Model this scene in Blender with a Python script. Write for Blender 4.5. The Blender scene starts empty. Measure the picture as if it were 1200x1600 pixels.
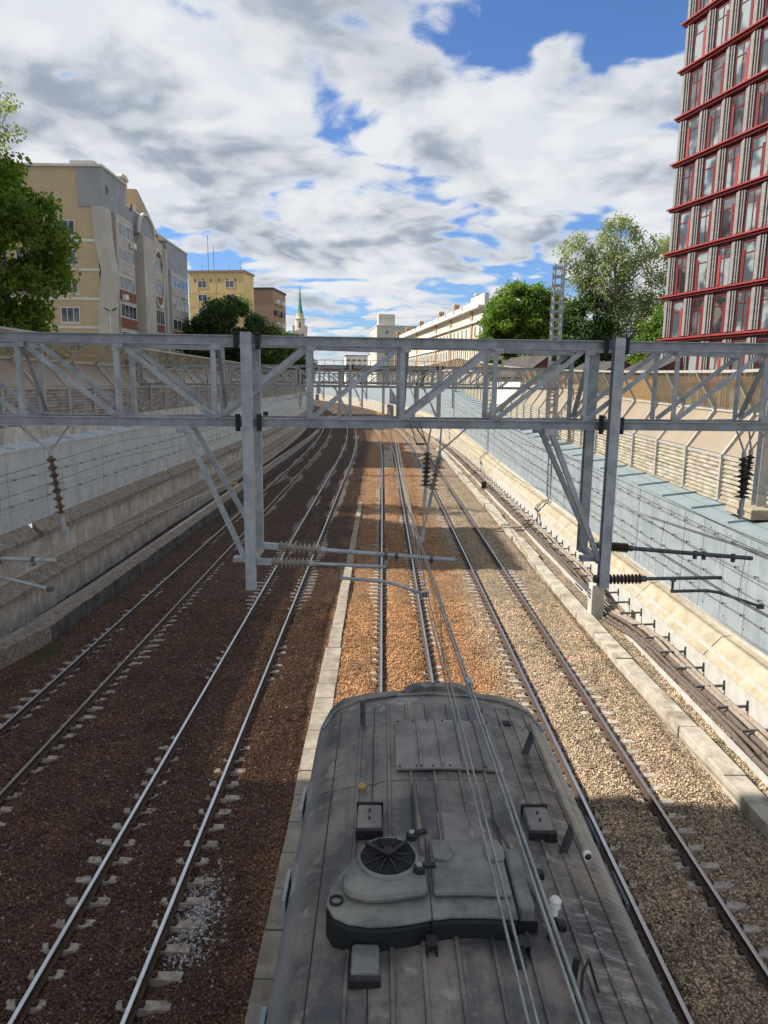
import bpy, math, random
import numpy as np
from mathutils import Vector, Matrix, noise
random.seed(7); rng = np.random.default_rng(7)
R = math.radians
SC = bpy.context.scene
COL = SC.collection
# ------------------------------------------------------------------ camera
cam = bpy.data.cameras.new('camera'); co = bpy.data.objects.new('camera', cam); COL.objects.link(co)
CAMZ = 9.0
cam.sensor_fit = 'VERTICAL'; cam.sensor_height = 36; cam.sensor_width = 27
cam.lens = 1109/1600*36; cam.clip_start = .1; cam.clip_end = 6000
PITCH = math.atan(200/1109)
co.matrix_world = Matrix.Translation((-.1, 0, CAMZ)) @ Matrix.Rotation(-.004, 4, 'Z') @ Matrix.Rotation(math.pi/2-PITCH, 4, 'X') @ Matrix.Rotation(.012, 4, 'Z')
SC.camera = co
# ------------------------------------------------------------------ sun, sky, exposure
SUN_EL = R(40.5); SUN_AZ = R(4)           # the sun stands to the left, a touch ahead
sd = bpy.data.lights.new('sun', 'SUN'); sd.energy = 5.0; sd.angle = R(.53); sd.color = (1, .93, .82)
so = bpy.data.objects.new('sun', sd); COL.objects.link(so)
ld = Vector((math.cos(SUN_EL)*math.cos(SUN_AZ), -math.cos(SUN_EL)*math.sin(SUN_AZ), -math.sin(SUN_EL)))
so.rotation_euler = ld.to_track_quat('-Z', 'Y').to_euler(); so.location = (-60, 20, 80)
SC.view_settings.view_transform = 'Standard'; SC.view_settings.look = 'None'
SC.view_settings.exposure = .72; SC.view_settings.gamma = 1
SC.cycles.caustics_reflective = True; SC.cycles.blur_glossy = 1.; SC.cycles.sample_clamp_indirect = 10.

def N(nt, t, **k):
    n = nt.nodes.new(t)
    for a, b in k.items():
        if a == 'i':
            for kk, vv in b.items():
                s = n.inputs[kk]
                if hasattr(vv, 'is_output'): nt.links.new(vv, s)
                else: s.default_value = vv
        else: setattr(n, a, b)
    return n
def M_(nt, op, a, b=None, c=None, clamp=False):
    n = nt.nodes.new('ShaderNodeMath'); n.operation = op; n.use_clamp = clamp
    for i, v in enumerate((a, b, c)):
        if v is None: continue
        if hasattr(v, 'is_output'): nt.links.new(v, n.inputs[i])
        else: n.inputs[i].default_value = v
    return n.outputs[0]
def MIX(nt, f, a, b, mode='MIX'):
    n = nt.nodes.new('ShaderNodeMix'); n.data_type = 'RGBA'; n.blend_type = mode
    for s, v in ((n.inputs[0], f), (n.inputs[6], a), (n.inputs[7], b)):
        if hasattr(v, 'is_output'): nt.links.new(v, s)
        elif isinstance(v, (int, float)): s.default_value = v
        else: s.default_value = (*v[:3], 1)
    return n.outputs[2]
def SSTEP(nt, x, a, b):
    n = nt.nodes.new('ShaderNodeMapRange'); n.interpolation_type = 'SMOOTHSTEP'
    nt.links.new(x, n.inputs[0]); n.inputs[1].default_value = a; n.inputs[2].default_value = b
    n.inputs[3].default_value = 0; n.inputs[4].default_value = 1
    return n.outputs[0]

W = bpy.data.worlds.new('World'); SC.world = W; W.use_nodes = True
wt = W.node_tree; wt.nodes.clear()
sky = N(wt, 'ShaderNodeTexSky', sky_type='NISHITA', sun_disc=False, sun_elevation=SUN_EL, sun_rotation=R(270)+SUN_AZ, air_density=1.0, dust_density=.6, ozone_density=2.2)
tc = N(wt, 'ShaderNodeTexCoord')
sep = N(wt, 'ShaderNodeSeparateXYZ', i={0: tc.outputs['Generated']})
zz = M_(wt, 'ADD', M_(wt, 'MAXIMUM', sep.outputs[2], 0.0), .17)
cu = M_(wt, 'DIVIDE', sep.outputs[0], zz); cv = M_(wt, 'DIVIDE', sep.outputs[1], zz)
cxy = N(wt, 'ShaderNodeCombineXYZ', i={0: cu, 1: cv, 2: 0.0})
CLOUD_OFF = (3.1, 1.7, 0.0)
off = N(wt, 'ShaderNodeVectorMath', operation='ADD', i={0: cxy.outputs[0], 1: CLOUD_OFF})
def cloud(vec):
    wb = N(wt, 'ShaderNodeTexNoise', noise_dimensions='2D', i={'Vector': vec, 'Scale': 2.2, 'Detail': 3.0})
    v2 = N(wt, 'ShaderNodeVectorMath', operation='MULTIPLY_ADD', i={0: wb.outputs['Color'], 1: (.20, .20, 0), 2: vec}).outputs[0]
    big = N(wt, 'ShaderNodeTexNoise', noise_dimensions='2D', i={'Vector': v2, 'Scale': 1.1, 'Detail': 2.0, 'Roughness': .5})
    puff = N(wt, 'ShaderNodeTexVoronoi', feature='SMOOTH_F1', voronoi_dimensions='2D', i={'Vector': v2, 'Scale': 4.6, 'Smoothness': .6, 'Detail': 1.0, 'Roughness': .55, 'Lacunarity': 2.3})
    fine = N(wt, 'ShaderNodeTexNoise', noise_dimensions='2D', i={'Vector': v2, 'Scale': 6.5, 'Detail': 7.0, 'Roughness': .62})
    return M_(wt, 'ADD', M_(wt, 'ADD', M_(wt, 'MULTIPLY', big.outputs[0], .62), M_(wt, 'MULTIPLY', M_(wt, 'SUBTRACT', .75, puff.outputs['Distance']), .34)), M_(wt, 'MULTIPLY', fine.outputs[0], .34))
d0 = cloud(off.outputs[0])
offs = N(wt, 'ShaderNodeVectorMath', operation='ADD', i={0: off.outputs[0], 1: (-.09, -.05, 0)})
d1 = cloud(offs.outputs[0])
# where the open blue and the thick banks stand in the sky (by direction: x/y, z/y)
yy = M_(wt, 'MAXIMUM', sep.outputs[1], .02); su = M_(wt, 'DIVIDE', sep.outputs[0], yy); sw = M_(wt, 'DIVIDE', sep.outputs[2], yy)
gap = None
for gu, gw, ru, rw, amp in ((0.212, 0.457, 0.158, 0.062, 0.22), (0.082, 0.435, 0.05, 0.05, 0.1), (-0.033, 0.336, 0.075, 0.037, 0.16), (0.0, 0.262, 0.092, 0.032, 0.15), (0.077, 0.226, 0.075, 0.021, 0.1), (0.162, 0.21, 0.058, 0.023, 0.12), (-0.25, 0.153, 0.05, 0.033, 0.16), (0.216, 0.136, 0.05, 0.025, 0.14), (-0.157, 0.103, 0.075, 0.015, 0.1), (0.333, 0.464, 0.05, 0.05, 0.16), (-0.128, 0.214, 0.033, 0.01, 0.08), (-0.221, 0.42, 0.275, 0.092, -0.1), (0.184, 0.329, 0.158, 0.062, -0.12), (-0.294, 0.29, 0.217, 0.067, -0.08), (-0.034, 0.161, 0.217, 0.05, -0.1), (0.329, 0.282, 0.1, 0.067, -0.08), (0.033, 0.39, 0.058, 0.033, -0.08)):
    a = M_(wt, 'DIVIDE', M_(wt, 'SUBTRACT', su, gu), ru); b = M_(wt, 'DIVIDE', M_(wt, 'SUBTRACT', sw, gw), rw)
    e = M_(wt, 'MULTIPLY', M_(wt, 'EXPONENT', M_(wt, 'MULTIPLY', M_(wt, 'ADD', M_(wt, 'MULTIPLY', a, a), M_(wt, 'MULTIPLY', b, b)), -1.)), amp)
    gap = e if gap is None else M_(wt, 'ADD', gap, e)
hz = M_(wt, 'SUBTRACT', 1., SSTEP(wt, sw, .06, .24))
d0g = M_(wt, 'SUBTRACT', M_(wt, 'SUBTRACT', M_(wt, 'ADD', d0, .19), M_(wt, 'MULTIPLY', gap, 1.25)), M_(wt, 'MULTIPLY', hz, .08))
mask = SSTEP(wt, d0g, .54, .68)
low = N(wt, 'ShaderNodeTexNoise', noise_dimensions='2D', i={'Vector': off.outputs[0], 'Scale': 2.1, 'Detail': 6., 'Roughness': .55, 'Distortion': .3})
thick = M_(wt, 'MULTIPLY', M_(wt, 'MULTIPLY', SSTEP(wt, d0g, .58, .74), SSTEP(wt, low.outputs[0], .40, .64)), .95)
lit = SSTEP(wt, M_(wt, 'SUBTRACT', d0, d1), -.12, .16)
cw = MIX(wt, thick, (5.3, 5.6, 6.0), (2.3, 2.75, 3.4))
cc = MIX(wt, M_(wt, 'MULTIPLY', lit, .5), cw, (6.6, 6.7, 6.8))
skc = MIX(wt, 1.0, sky.outputs[0], (.62, .82, 1.15), 'MULTIPLY')
res = MIX(wt, mask, skc, cc)
bg = N(wt, 'ShaderNodeBackground', i={0: res, 1: .085})
N(wt, 'ShaderNodeOutputWorld', i={0: bg.outputs[0]})

# ------------------------------------------------------------------ materials
def mat(name, c1, c2=None, scale=3., rough=.7, metal=0., bump=0., bscale=40., streak=None, streak_amt=.5, spec=.4, stretch=(1, 1, 1), thr=(.35, .65), coat=0, dirt=None):
    m = bpy.data.materials.new(name); m.use_nodes = True; nt = m.node_tree
    p = nt.nodes['Principled BSDF']
    g = N(nt, 'ShaderNodeNewGeometry').outputs['Position']
    p.inputs['Roughness'].default_value = rough; p.inputs['Metallic'].default_value = metal
    p.inputs['Specular IOR Level'].default_value = spec
    col = None
    if c2 is None: c2 = tuple(x*.75 for x in c1)
    mp = N(nt, 'ShaderNodeMapping', i={'Vector': g, 'Scale': stretch})
    n1 = N(nt, 'ShaderNodeTexNoise', i={'Vector': mp.outputs[0], 'Scale': scale, 'Detail': 7., 'Roughness': .62})
    col = MIX(nt, SSTEP(nt, n1.outputs[0], *thr), c1, c2)
    if streak is not None:
        mp2 = N(nt, 'ShaderNodeMapping', i={'Vector': g, 'Scale': (2.2, 2.2, .22)})
        n2 = N(nt, 'ShaderNodeTexNoise', i={'Vector': mp2.outputs[0], 'Scale': 1.6, 'Detail': 8., 'Roughness': .7})
        col = MIX(nt, M_(nt, 'MULTIPLY', SSTEP(nt, n2.outputs[0], .48, .72), streak_amt), col, streak)
    if dirt is not None:
        n3 = N(nt, 'ShaderNodeTexNoise', i={'Vector': g, 'Scale': .9, 'Detail': 6., 'Roughness': .7})
        col = MIX(nt, SSTEP(nt, n3.outputs[0], .5, .7), col, dirt)
    nt.links.new(col, p.inputs['Base Color'])
    rn = M_(nt, 'ADD', M_(nt, 'MULTIPLY', n1.outputs[0], .25), rough-.12, clamp=True)
    nt.links.new(rn, p.inputs['Roughness'])
    if bump:
        nb = N(nt, 'ShaderNodeTexNoise', i={'Vector': g, 'Scale': bscale, 'Detail': 4.})
        b = N(nt, 'ShaderNodeBump', i={'Height': nb.outputs[0], 'Strength': bump, 'Distance': .02})
        nt.links.new(b.outputs[0], p.inputs['Normal'])
    return m
MT = {}
MT['galv'] = mat('galvanised_steel', (.40, .42, .435), (.28, .30, .315), 5, .5, .25, .05, 60, streak=(.50, .51, .52), streak_amt=.4)
MT['dark_galv'] = mat('dark_steel', (.12, .13, .14), (.07, .075, .08), 9, .5, .4)
MT['black'] = mat('black_iron', (.03, .03, .032), (.015, .015, .016), 12, .6)
MT['rust'] = mat('rusty_iron', (.16, .085, .045), (.08, .05, .035), 14, .8, .1)
MT['rail_side'] = mat('rail_rust', (.10, .062, .042), (.06, .042, .034), 12, .75, .2)
MT['rail_top'] = mat('rail_head', (.62, .64, .68), (.5, .52, .56), 2, .27, 1., thr=(.3, .8))
MT['rail_top_dull'] = mat('rail_head_dull', (.42, .40, .38), (.30, .27, .25), 3, .38, .9)
MT['sleeper'] = mat('sleeper_concrete', (.44, .39, .33), (.24, .205, .17), 6, .85, 0, .3, 50)
MT['conc'] = mat('pale_concrete', (.56, .54, .50), (.36, .345, .31), 1.4, .85, 0, .2, 30, streak=(.16, .14, .115), streak_amt=.7)
MT['conc_white'] = mat('white_concrete', (.47, .46, .43), (.38, .37, .345), 2.5, .85, 0, .2, 30, streak=(.36, .34, .30), streak_amt=.35)
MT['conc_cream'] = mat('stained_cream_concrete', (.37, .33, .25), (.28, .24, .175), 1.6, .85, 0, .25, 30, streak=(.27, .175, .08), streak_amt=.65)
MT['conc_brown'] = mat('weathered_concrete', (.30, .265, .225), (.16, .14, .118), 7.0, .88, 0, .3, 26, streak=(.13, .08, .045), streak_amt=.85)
MT['conc_dark'] = mat('dark_concrete', (.10, .105, .11), (.05, .053, .057), 2.0, .88, 0, .3, 26, streak=(.2, .19, .17), streak_amt=.35)  # dark tone for the left kerb and the bridge abutments
MT['kerb'] = mat('kerb_concrete', (.44, .40, .33), (.30, .27, .22), 1.8, .88, 0, .3, 40, dirt=(.2, .17, .13))
MT['trough'] = mat('trough_concrete', (.33, .295, .24), (.22, .195, .16), 2.4, .88, 0, .3, 40, dirt=(.18, .15, .115))
MT['blue'] = mat('blue_grey_panel', (.285, .335, .365), (.225, .27, .30), 1.3, .5, .15, streak=(.40, .455, .49), streak_amt=.5)
MT['lifted_panel'] = mat('shade_lifted_panel', (.50, .56, .60), (.42, .475, .515), 1.1, .5, .1, streak=(.58, .61, .62), streak_amt=.5)  # lighter copy of the blue panel, lifting the shaded wall by its colour
MT['blue_cap'] = mat('blue_grey_cap', (.27, .33, .355), (.21, .27, .295), 1.6, .5, .15, stretch=(.5, 3, 1))
MT['ribbed'] = mat('ribbed_panel', (.40, .365, .30), (.24, .21, .16), 3.5, .7, stretch=(1, .5, 1.5))
MT['ribbed_grey'] = mat('ribbed_grey_panel', (.37, .35, .335), (.20, .185, .18), 3.5, .7, stretch=(1, .5, 1.5))
MT['beige'] = mat('beige_panel', (.285, .235, .175), (.245, .20, .15), .8, .45, streak=(.29, .24, .185), streak_amt=.3)
MT['support'] = mat('barrier_steel', (.46, .46, .44), (.36, .36, .35), 6, .5, .2)
MT['pipe'] = mat('dusty_pipe', (.30, .25, .20), (.21, .17, .135), 7, .75)
MT['pipe_dark'] = mat('dark_pipe', (.13, .105, .09), (.09, .07, .06), 7, .7)
MT['porcelain'] = mat('brown_porcelain', (.12, .075, .05), (.07, .045, .035), 9, .28, spec=.6)
MT['porc_grey'] = mat('grey_porcelain', (.33, .29, .23), (.22, .19, .15), 9, .35, spec=.6)
MT['white_por'] = mat('white_porcelain', (.78, .78, .76), (.62, .62, .60), 9, .35)
MT['wire'] = mat('copper_wire', (.16, .17, .165), (.10, .105, .10), 9, .45, .6)
MT['wire_bright'] = mat('worn_copper_wire', (.34, .36, .35), (.22, .24, .235), 9, .4, .6)
MT['soil'] = mat('upper_ground', (.17, .15, .12), (.09, .10, .05), .5, .95)
MT['bark'] = mat('bark', (.09, .07, .055), (.05, .04, .033), 5, .9, 0, .5, 20)
MT['birch_bark'] = mat('pale_bark', (.40, .38, .34), (.16, .14, .12), 5, .85)
MT['red_steel'] = mat('red_painted_steel', (.29, .042, .038), (.23, .034, .031), 4, .45)
MT['red_panel'] = mat('dark_red_panel', (.15, .021, .022), (.12, .017, .018), 4, .4)
MT['cream_wall'] = mat('cream_render', (.60, .54, .43), (.53, .47, .37), .35, .9, streak=(.52, .46, .36), streak_amt=.3)
MT['white_wall'] = mat('white_render', (.64, .62, .57), (.57, .545, .49), .5, .9)
MT['tan_col'] = mat('tan_render', (.42, .25, .13), (.36, .21, .11), .8, .9)
MT['grey_clad'] = mat('grey_cladding', (.31, .32, .34), (.26, .27, .29), .5, .75)
MT['grey_conc'] = mat('grey_render', (.50, .465, .41), (.42, .39, .345), .6, .85, streak=(.25, .235, .22), streak_amt=.35)
MT['redbrick'] = mat('red_brick', (.24, .085, .06), (.19, .07, .05), 2, .85)
MT['yellow_wall'] = mat('yellow_panel_wall', (.62, .46, .22), (.54, .40, .19), .3, .9)
MT['pale_slab'] = mat('pale_slab_wall', (.55, .52, .46), (.46, .44, .40), .2, .9)
MT['roof_dark'] = mat('dark_roof', (.07, .06, .055), (.045, .04, .038), 1, .8)
MT['wood_red'] = mat('red_timber', (.17, .06, .045), (.12, .045, .035), 3, .85)
MT['ochre'] = mat('ochre_render', (.50, .33, .12), (.42, .28, .11), .6, .9)
MT['frame_white'] = mat('white_frame', (.68, .68, .66), (.6, .6, .58), 2, .5)
MT['frame_dark'] = mat('dark_frame', (.06, .055, .05), (.045, .04, .038), 2, .5)
MT['spire'] = mat('green_copper', (.10, .27, .20), (.07, .20, .155), 1, .55)
MT['brown_girder'] = mat('brown_girder', (.22, .115, .06), (.15, .085, .05), 1.5, .7)
MT['moss'] = mat('moss', (.10, .12, .03), (.07, .075, .025), 6, .95)
def glass(name, tint, rough=.06, inside=(.02, .022, .025), ior=1.6):
    m = bpy.data.materials.new(name); m.use_nodes = True; nt = m.node_tree
    p = nt.nodes['Principled BSDF']; g = N(nt, 'ShaderNodeNewGeometry').outputs['Position']
    n = N(nt, 'ShaderNodeTexNoise', i={'Vector': g, 'Scale': .7, 'Detail': 2.})
    c = MIX(nt, SSTEP(nt, n.outputs[0], .42, .58), inside, tint)
    nt.links.new(c, p.inputs['Base Color']); p.inputs['Roughness'].default_value = rough
    p.inputs['Specular IOR Level'].default_value = .5; p.inputs['IOR'].default_value = ior
    return m
MT['glass'] = glass('window_glass', (.10, .105, .11))
MT['glass_curtain'] = glass('curtained_glass', (.23, .28, .285), .08, (.05, .065, .075), 1.7)
def clear(name, tint, alpha):
    m = bpy.data.materials.new(name); m.use_nodes = True; nt = m.node_tree
    p = nt.nodes['Principled BSDF']; o = nt.nodes['Material Output']
    g = N(nt, 'ShaderNodeNewGeometry').outputs['Position']
    mp = N(nt, 'ShaderNodeMapping', i={'Vector': g, 'Scale': (1, 1, .4)})
    n = N(nt, 'ShaderNodeTexNoise', i={'Vector': mp.outputs[0], 'Scale': 1.3, 'Detail': 6.})
    p.inputs['Base Color'].default_value = (*tint, 1); p.inputs['Roughness'].default_value = .25
    t = N(nt, 'ShaderNodeBsdfTransparent', i={0: (*[min(1, x*1.5+.15) for x in tint], 1)})
    mx = N(nt, 'ShaderNodeMixShader', i={0: M_(nt, 'ADD', M_(nt, 'MULTIPLY', n.outputs[0], .3), alpha-.15, clamp=True), 1: t.outputs[0], 2: p.outputs[0]})
    nt.links.new(mx.outputs[0], o.inputs[0])
    return m
MT['acrylic'] = clear('dusty_acrylic', (.42, .36, .27), .34)
MT['acrylic_dim'] = clear('dusty_acrylic_grey', (.46, .43, .36), .32)

def brick(name, c1, c2, mortar, sx=.26, sz=.08, axis='Y'):
    m = bpy.data.materials.new(name); m.use_nodes = True; nt = m.node_tree
    p = nt.nodes['Principled BSDF']; g = N(nt, 'ShaderNodeNewGeometry').outputs['Position']
    s = N(nt, 'ShaderNodeSeparateXYZ', i={0: g})
    h = M_(nt, 'ADD', s.outputs[0], s.outputs[1])
    v = N(nt, 'ShaderNodeCombineXYZ', i={0: h, 1: s.outputs[2], 2: 0.})
    b = N(nt, 'ShaderNodeTexBrick', i={'Vector': v.outputs[0], 'Color1': (*c1, 1), 'Color2': (*c2, 1), 'Mortar': (*mortar, 1), 'Scale': 1., 'Brick Width': sx, 'Row Height': sz, 'Mortar Size': .009})
    n = N(nt, 'ShaderNodeTexNoise', i={'Vector': g, 'Scale': .5, 'Detail': 5.})
    c = MIX(nt, M_(nt, 'MULTIPLY', n.outputs[0], .35), b.outputs[0], tuple(x*.6 for x in c1))
    nt.links.new(c, p.inputs['Base Color']); p.inputs['Roughness'].default_value = .85
    return m
MT['tan_brick'] = brick('tan_brick', (.58, .43, .25), (.47, .335, .18), (.42, .38, .32))
MT['dark_brick'] = brick('charcoal_brick', (.31, .295, .285), (.20, .19, .185), (.12, .115, .11), .24, .07)
MT['brown_brick'] = brick('brown_brick', (.31, .20, .135), (.27, .17, .115), (.3, .26, .22), .6, .2)

def ballast_mat(stone=False):
    m = bpy.data.materials.new('loose_stones' if stone else 'ballast_bed'); m.use_nodes = True; nt = m.node_tree
    p = nt.nodes['Principled BSDF']; g = N(nt, 'ShaderNodeNewGeometry').outputs['Position']
    wob = N(nt, 'ShaderNodeTexNoise', i={'Vector': g, 'Scale': 9., 'Detail': 2.})
    gv = N(nt, 'ShaderNodeVectorMath', operation='MULTIPLY_ADD', i={0: wob.outputs['Color'], 1: (.05, .05, .05), 2: g})
    vo = N(nt, 'ShaderNodeTexVoronoi', i={'Vector': gv.outputs[0], 'Scale': 17., 'Randomness': 1.})
    vo2 = N(nt, 'ShaderNodeTexVoronoi', feature='DISTANCE_TO_EDGE', i={'Vector': gv.outputs[0], 'Scale': 17., 'Randomness': 1.})
    s = N(nt, 'ShaderNodeSeparateXYZ', i={0: g})
    geo = N(nt, 'ShaderNodeNewGeometry')
    wn_ = N(nt, 'ShaderNodeTexWhiteNoise', noise_dimensions='1D', i={'W': M_(nt, 'MULTIPLY', geo.outputs['Random Per Island'], 917.)})
    cs = N(nt, 'ShaderNodeSeparateColor', i={0: wn_.outputs['Color'] if stone else vo.outputs['Color']})
    big = N(nt, 'ShaderNodeTexNoise', i={'Vector': g, 'Scale': .45, 'Detail': 6., 'Roughness': .65})
    xw = M_(nt, 'ADD', s.outputs[0], M_(nt, 'MULTIPLY', M_(nt, 'SUBTRACT', big.outputs[0], .5), 2.4))
    right = SSTEP(nt, xw, 2.9, 4.2)
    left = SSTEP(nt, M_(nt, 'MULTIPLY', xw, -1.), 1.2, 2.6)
    rust = MIX(nt, cs.outputs[0], (.29, .14, .06), (.62, .36, .18))
    shaded_rust = MIX(nt, cs.outputs[0], (.082, .045, .033), (.235, .138, .098))  # darker copy of the rust ballast: left-hand shade put into the colour
    grey = MIX(nt, cs.outputs[0], (.29, .22, .145), (.68, .53, .37))
    far = SSTEP(nt, s.outputs[1], 26., 60.)      # left bed gets darker with distance
    shaded_rust = MIX(nt, M_(nt, 'MULTIPLY', far, .5), shaded_rust, (.05, .03, .022))
    c = MIX(nt, left, rust, shaded_rust)
    c = MIX(nt, right, c, grey)
    pat = N(nt, 'ShaderNodeTexNoise', i={'Vector': g, 'Scale': .8, 'Detail': 4., 'Roughness': .6, 'Distortion': .5})  # broad lighter and darker patches: stains that also imitate uneven shade
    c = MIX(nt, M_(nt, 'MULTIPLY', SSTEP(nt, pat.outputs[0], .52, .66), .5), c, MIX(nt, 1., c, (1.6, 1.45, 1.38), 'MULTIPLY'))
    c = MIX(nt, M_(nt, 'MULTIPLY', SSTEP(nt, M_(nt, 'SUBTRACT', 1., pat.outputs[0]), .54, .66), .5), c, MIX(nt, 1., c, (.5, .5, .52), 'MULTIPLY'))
    # scattered pale and dark stones
    c = MIX(nt, M_(nt, 'GREATER_THAN', cs.outputs[1], .98), c, (.42, .35, .28))
    c = MIX(nt, M_(nt, 'MULTIPLY', M_(nt, 'LESS_THAN', cs.outputs[1], .22), .7), c, (.09, .06, .045))
    # rust and brake dust along the rails: brown bands at every rail
    dust = None
    for xc in (-9.25, -4.5, .75, 5.25):
        d = M_(nt, 'ABSOLUTE', M_(nt, 'SUBTRACT', M_(nt, 'ABSOLUTE', M_(nt, 'SUBTRACT', s.outputs[0], xc)), .8))
        k = M_(nt, 'SUBTRACT', 1., SSTEP(nt, d, .02, .32))
        dust = k if dust is None else M_(nt, 'MAXIMUM', dust, k)
    c = MIX(nt, M_(nt, 'MULTIPLY', dust, .55), c, (.12, .066, .042))
    # ragged patch of pale stones beside the rail
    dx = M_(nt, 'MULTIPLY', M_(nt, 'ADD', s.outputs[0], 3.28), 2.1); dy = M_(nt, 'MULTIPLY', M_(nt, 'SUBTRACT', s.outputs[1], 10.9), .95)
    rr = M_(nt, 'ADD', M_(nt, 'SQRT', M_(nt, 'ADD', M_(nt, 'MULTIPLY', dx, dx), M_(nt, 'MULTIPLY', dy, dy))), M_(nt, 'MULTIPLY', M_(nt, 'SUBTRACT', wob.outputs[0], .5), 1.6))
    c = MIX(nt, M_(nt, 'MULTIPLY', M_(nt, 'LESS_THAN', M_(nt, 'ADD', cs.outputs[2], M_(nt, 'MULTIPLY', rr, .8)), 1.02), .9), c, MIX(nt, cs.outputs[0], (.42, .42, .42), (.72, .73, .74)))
    # moss near the left kerb and right margin
    mo = M_(nt, 'MULTIPLY', SSTEP(nt, big.outputs[0], .53, .66), M_(nt, 'MAXIMUM', SSTEP(nt, s.outputs[0], 7.9, 8.4), SSTEP(nt, M_(nt, 'MULTIPLY', s.outputs[0], -1.), 10.4, 11.3)))
    c = MIX(nt, M_(nt, 'MULTIPLY', mo, .8), c, (.085, .10, .025))
    gapd = SSTEP(nt, vo2.outputs[0], .0, .14)
    if not stone: c = MIX(nt, gapd, MIX(nt, .75, c, (.02, .014, .011)), c)  # shade in the gaps between flat stones, put into the colour
    nt.links.new(c, p.inputs['Base Color']); p.inputs['Roughness'].default_value = .9
    p.inputs['Specular IOR Level'].default_value = .25
    hsum = M_(nt, 'ADD', M_(nt, 'MULTIPLY', SSTEP(nt, vo2.outputs[0], 0., .35), .7), M_(nt, 'MULTIPLY', cs.outputs[2], .5))
    tilt = N(nt, 'ShaderNodeTexNoise', i={'Vector': g, 'Scale': 30., 'Detail': 2.})
    hsum = M_(nt, 'ADD', hsum, M_(nt, 'MULTIPLY', tilt.outputs[0], .5))
    if stone: hsum = tilt.outputs[0]
    b = N(nt, 'ShaderNodeBump', i={'Height': hsum, 'Strength': .5 if stone else 1., 'Distance': .012 if stone else .05})
    nt.links.new(b.outputs[0], p.inputs['Normal'])
    return m
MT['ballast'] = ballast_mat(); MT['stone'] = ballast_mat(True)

def roof_mat():
    m = bpy.data.materials.new('sooty_roof_paint'); m.use_nodes = True; nt = m.node_tree
    p = nt.nodes['Principled BSDF']; g = N(nt, 'ShaderNodeNewGeometry').outputs['Position']
    s = N(nt, 'ShaderNodeSeparateXYZ', i={0: g})
    n1 = N(nt, 'ShaderNodeTexNoise', i={'Vector': g, 'Scale': 1.5, 'Detail': 9., 'Roughness': .7})
    n2 = N(nt, 'ShaderNodeTexNoise', i={'Vector': N(nt, 'ShaderNodeMapping', i={'Vector': g, 'Scale': (1.2, 9, 1.2)}).outputs[0], 'Scale': 2.2, 'Detail': 8., 'Roughness': .75})
    n3 = N(nt, 'ShaderNodeTexNoise', i={'Vector': N(nt, 'ShaderNodeMapping', i={'Vector': g, 'Scale': (6, .5, 2)}).outputs[0], 'Scale': 1.5, 'Detail': 6., 'Roughness': .7})
    n4 = N(nt, 'ShaderNodeTexNoise', i={'Vector': g, 'Scale': 60., 'Detail': 3.})
    n5 = N(nt, 'ShaderNodeTexNoise', i={'Vector': g, 'Scale': 2.6, 'Detail': 9., 'Roughness': .7})
    c = MIX(nt, SSTEP(nt, n1.outputs[0], .38, .62), (.05, .052, .058), (.215, .185, .155))
    c = MIX(nt, M_(nt, 'MULTIPLY', SSTEP(nt, n3.outputs[0], .52, .68), .8), c, (.042, .046, .058))
    dx = M_(nt, 'ABSOLUTE', M_(nt, 'SUBTRACT', s.outputs[0], .62))
    side = M_(nt, 'ADD', SSTEP(nt, M_(nt, 'SUBTRACT', s.outputs[0], .62), .55, 1.1), M_(nt, 'MULTIPLY', SSTEP(nt, M_(nt, 'SUBTRACT', .62, s.outputs[0]), .9, 1.4), .25))
    c = MIX(nt, M_(nt, 'MULTIPLY', M_(nt, 'MULTIPLY', SSTEP(nt, n2.outputs[0], .50, .66), side), .7), c, (.42, .41, .39))
    n6 = N(nt, 'ShaderNodeTexNoise', i={'Vector': g, 'Scale': .8, 'Detail': 5., 'Roughness': .6, 'Distortion': .6})
    c = MIX(nt, M_(nt, 'MULTIPLY', SSTEP(nt, n6.outputs[0], .56, .68), .35), c, (.19, .14, .105))
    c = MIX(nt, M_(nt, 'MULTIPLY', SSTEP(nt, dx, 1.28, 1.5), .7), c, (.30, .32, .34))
    c = MIX(nt, M_(nt, 'MULTIPLY', SSTEP(nt, n5.outputs[0], .56, .68), .65), c, (.40, .36, .31))  # pale warm blotches: grime, and patches of sunlight put into the colour
    c = MIX(nt, M_(nt, 'MULTIPLY', SSTEP(nt, n4.outputs[0], .5, .75), .25), c, (.26, .24, .21))
    nt.links.new(c, p.inputs['Base Color'])
    nt.links.new(M_(nt, 'ADD', M_(nt, 'MULTIPLY', n1.outputs[0], .35), .24), p.inputs['Roughness'])
    b = N(nt, 'ShaderNodeBump', i={'Height': n5.outputs[0], 'Strength': .22, 'Distance': .03})
    nt.links.new(b.outputs[0], p.inputs['Normal'])
    return m
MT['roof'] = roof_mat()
MT['housing'] = mat('housing_paint', (.19, .20, .19), (.095, .10, .10), 2.8, .5, 0, .15, 30, dirt=(.25, .245, .215), streak=(.36, .355, .31), streak_amt=.45)
MT['housing_dark'] = mat('housing_shaded_side', (.016, .021, .026), (.01, .013, .016), 3, .6)  # near-black sides and fan pit carry their shade in the colour
MT['loco_side'] = mat('green_loco_side', (.05, .085, .075), (.04, .06, .055), 1, .45)
MT['hatch'] = mat('hatch_paint', (.25, .235, .22), (.15, .14, .13), 2.2, .5, 0, .15, 30, dirt=(.34, .31, .27))

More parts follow.
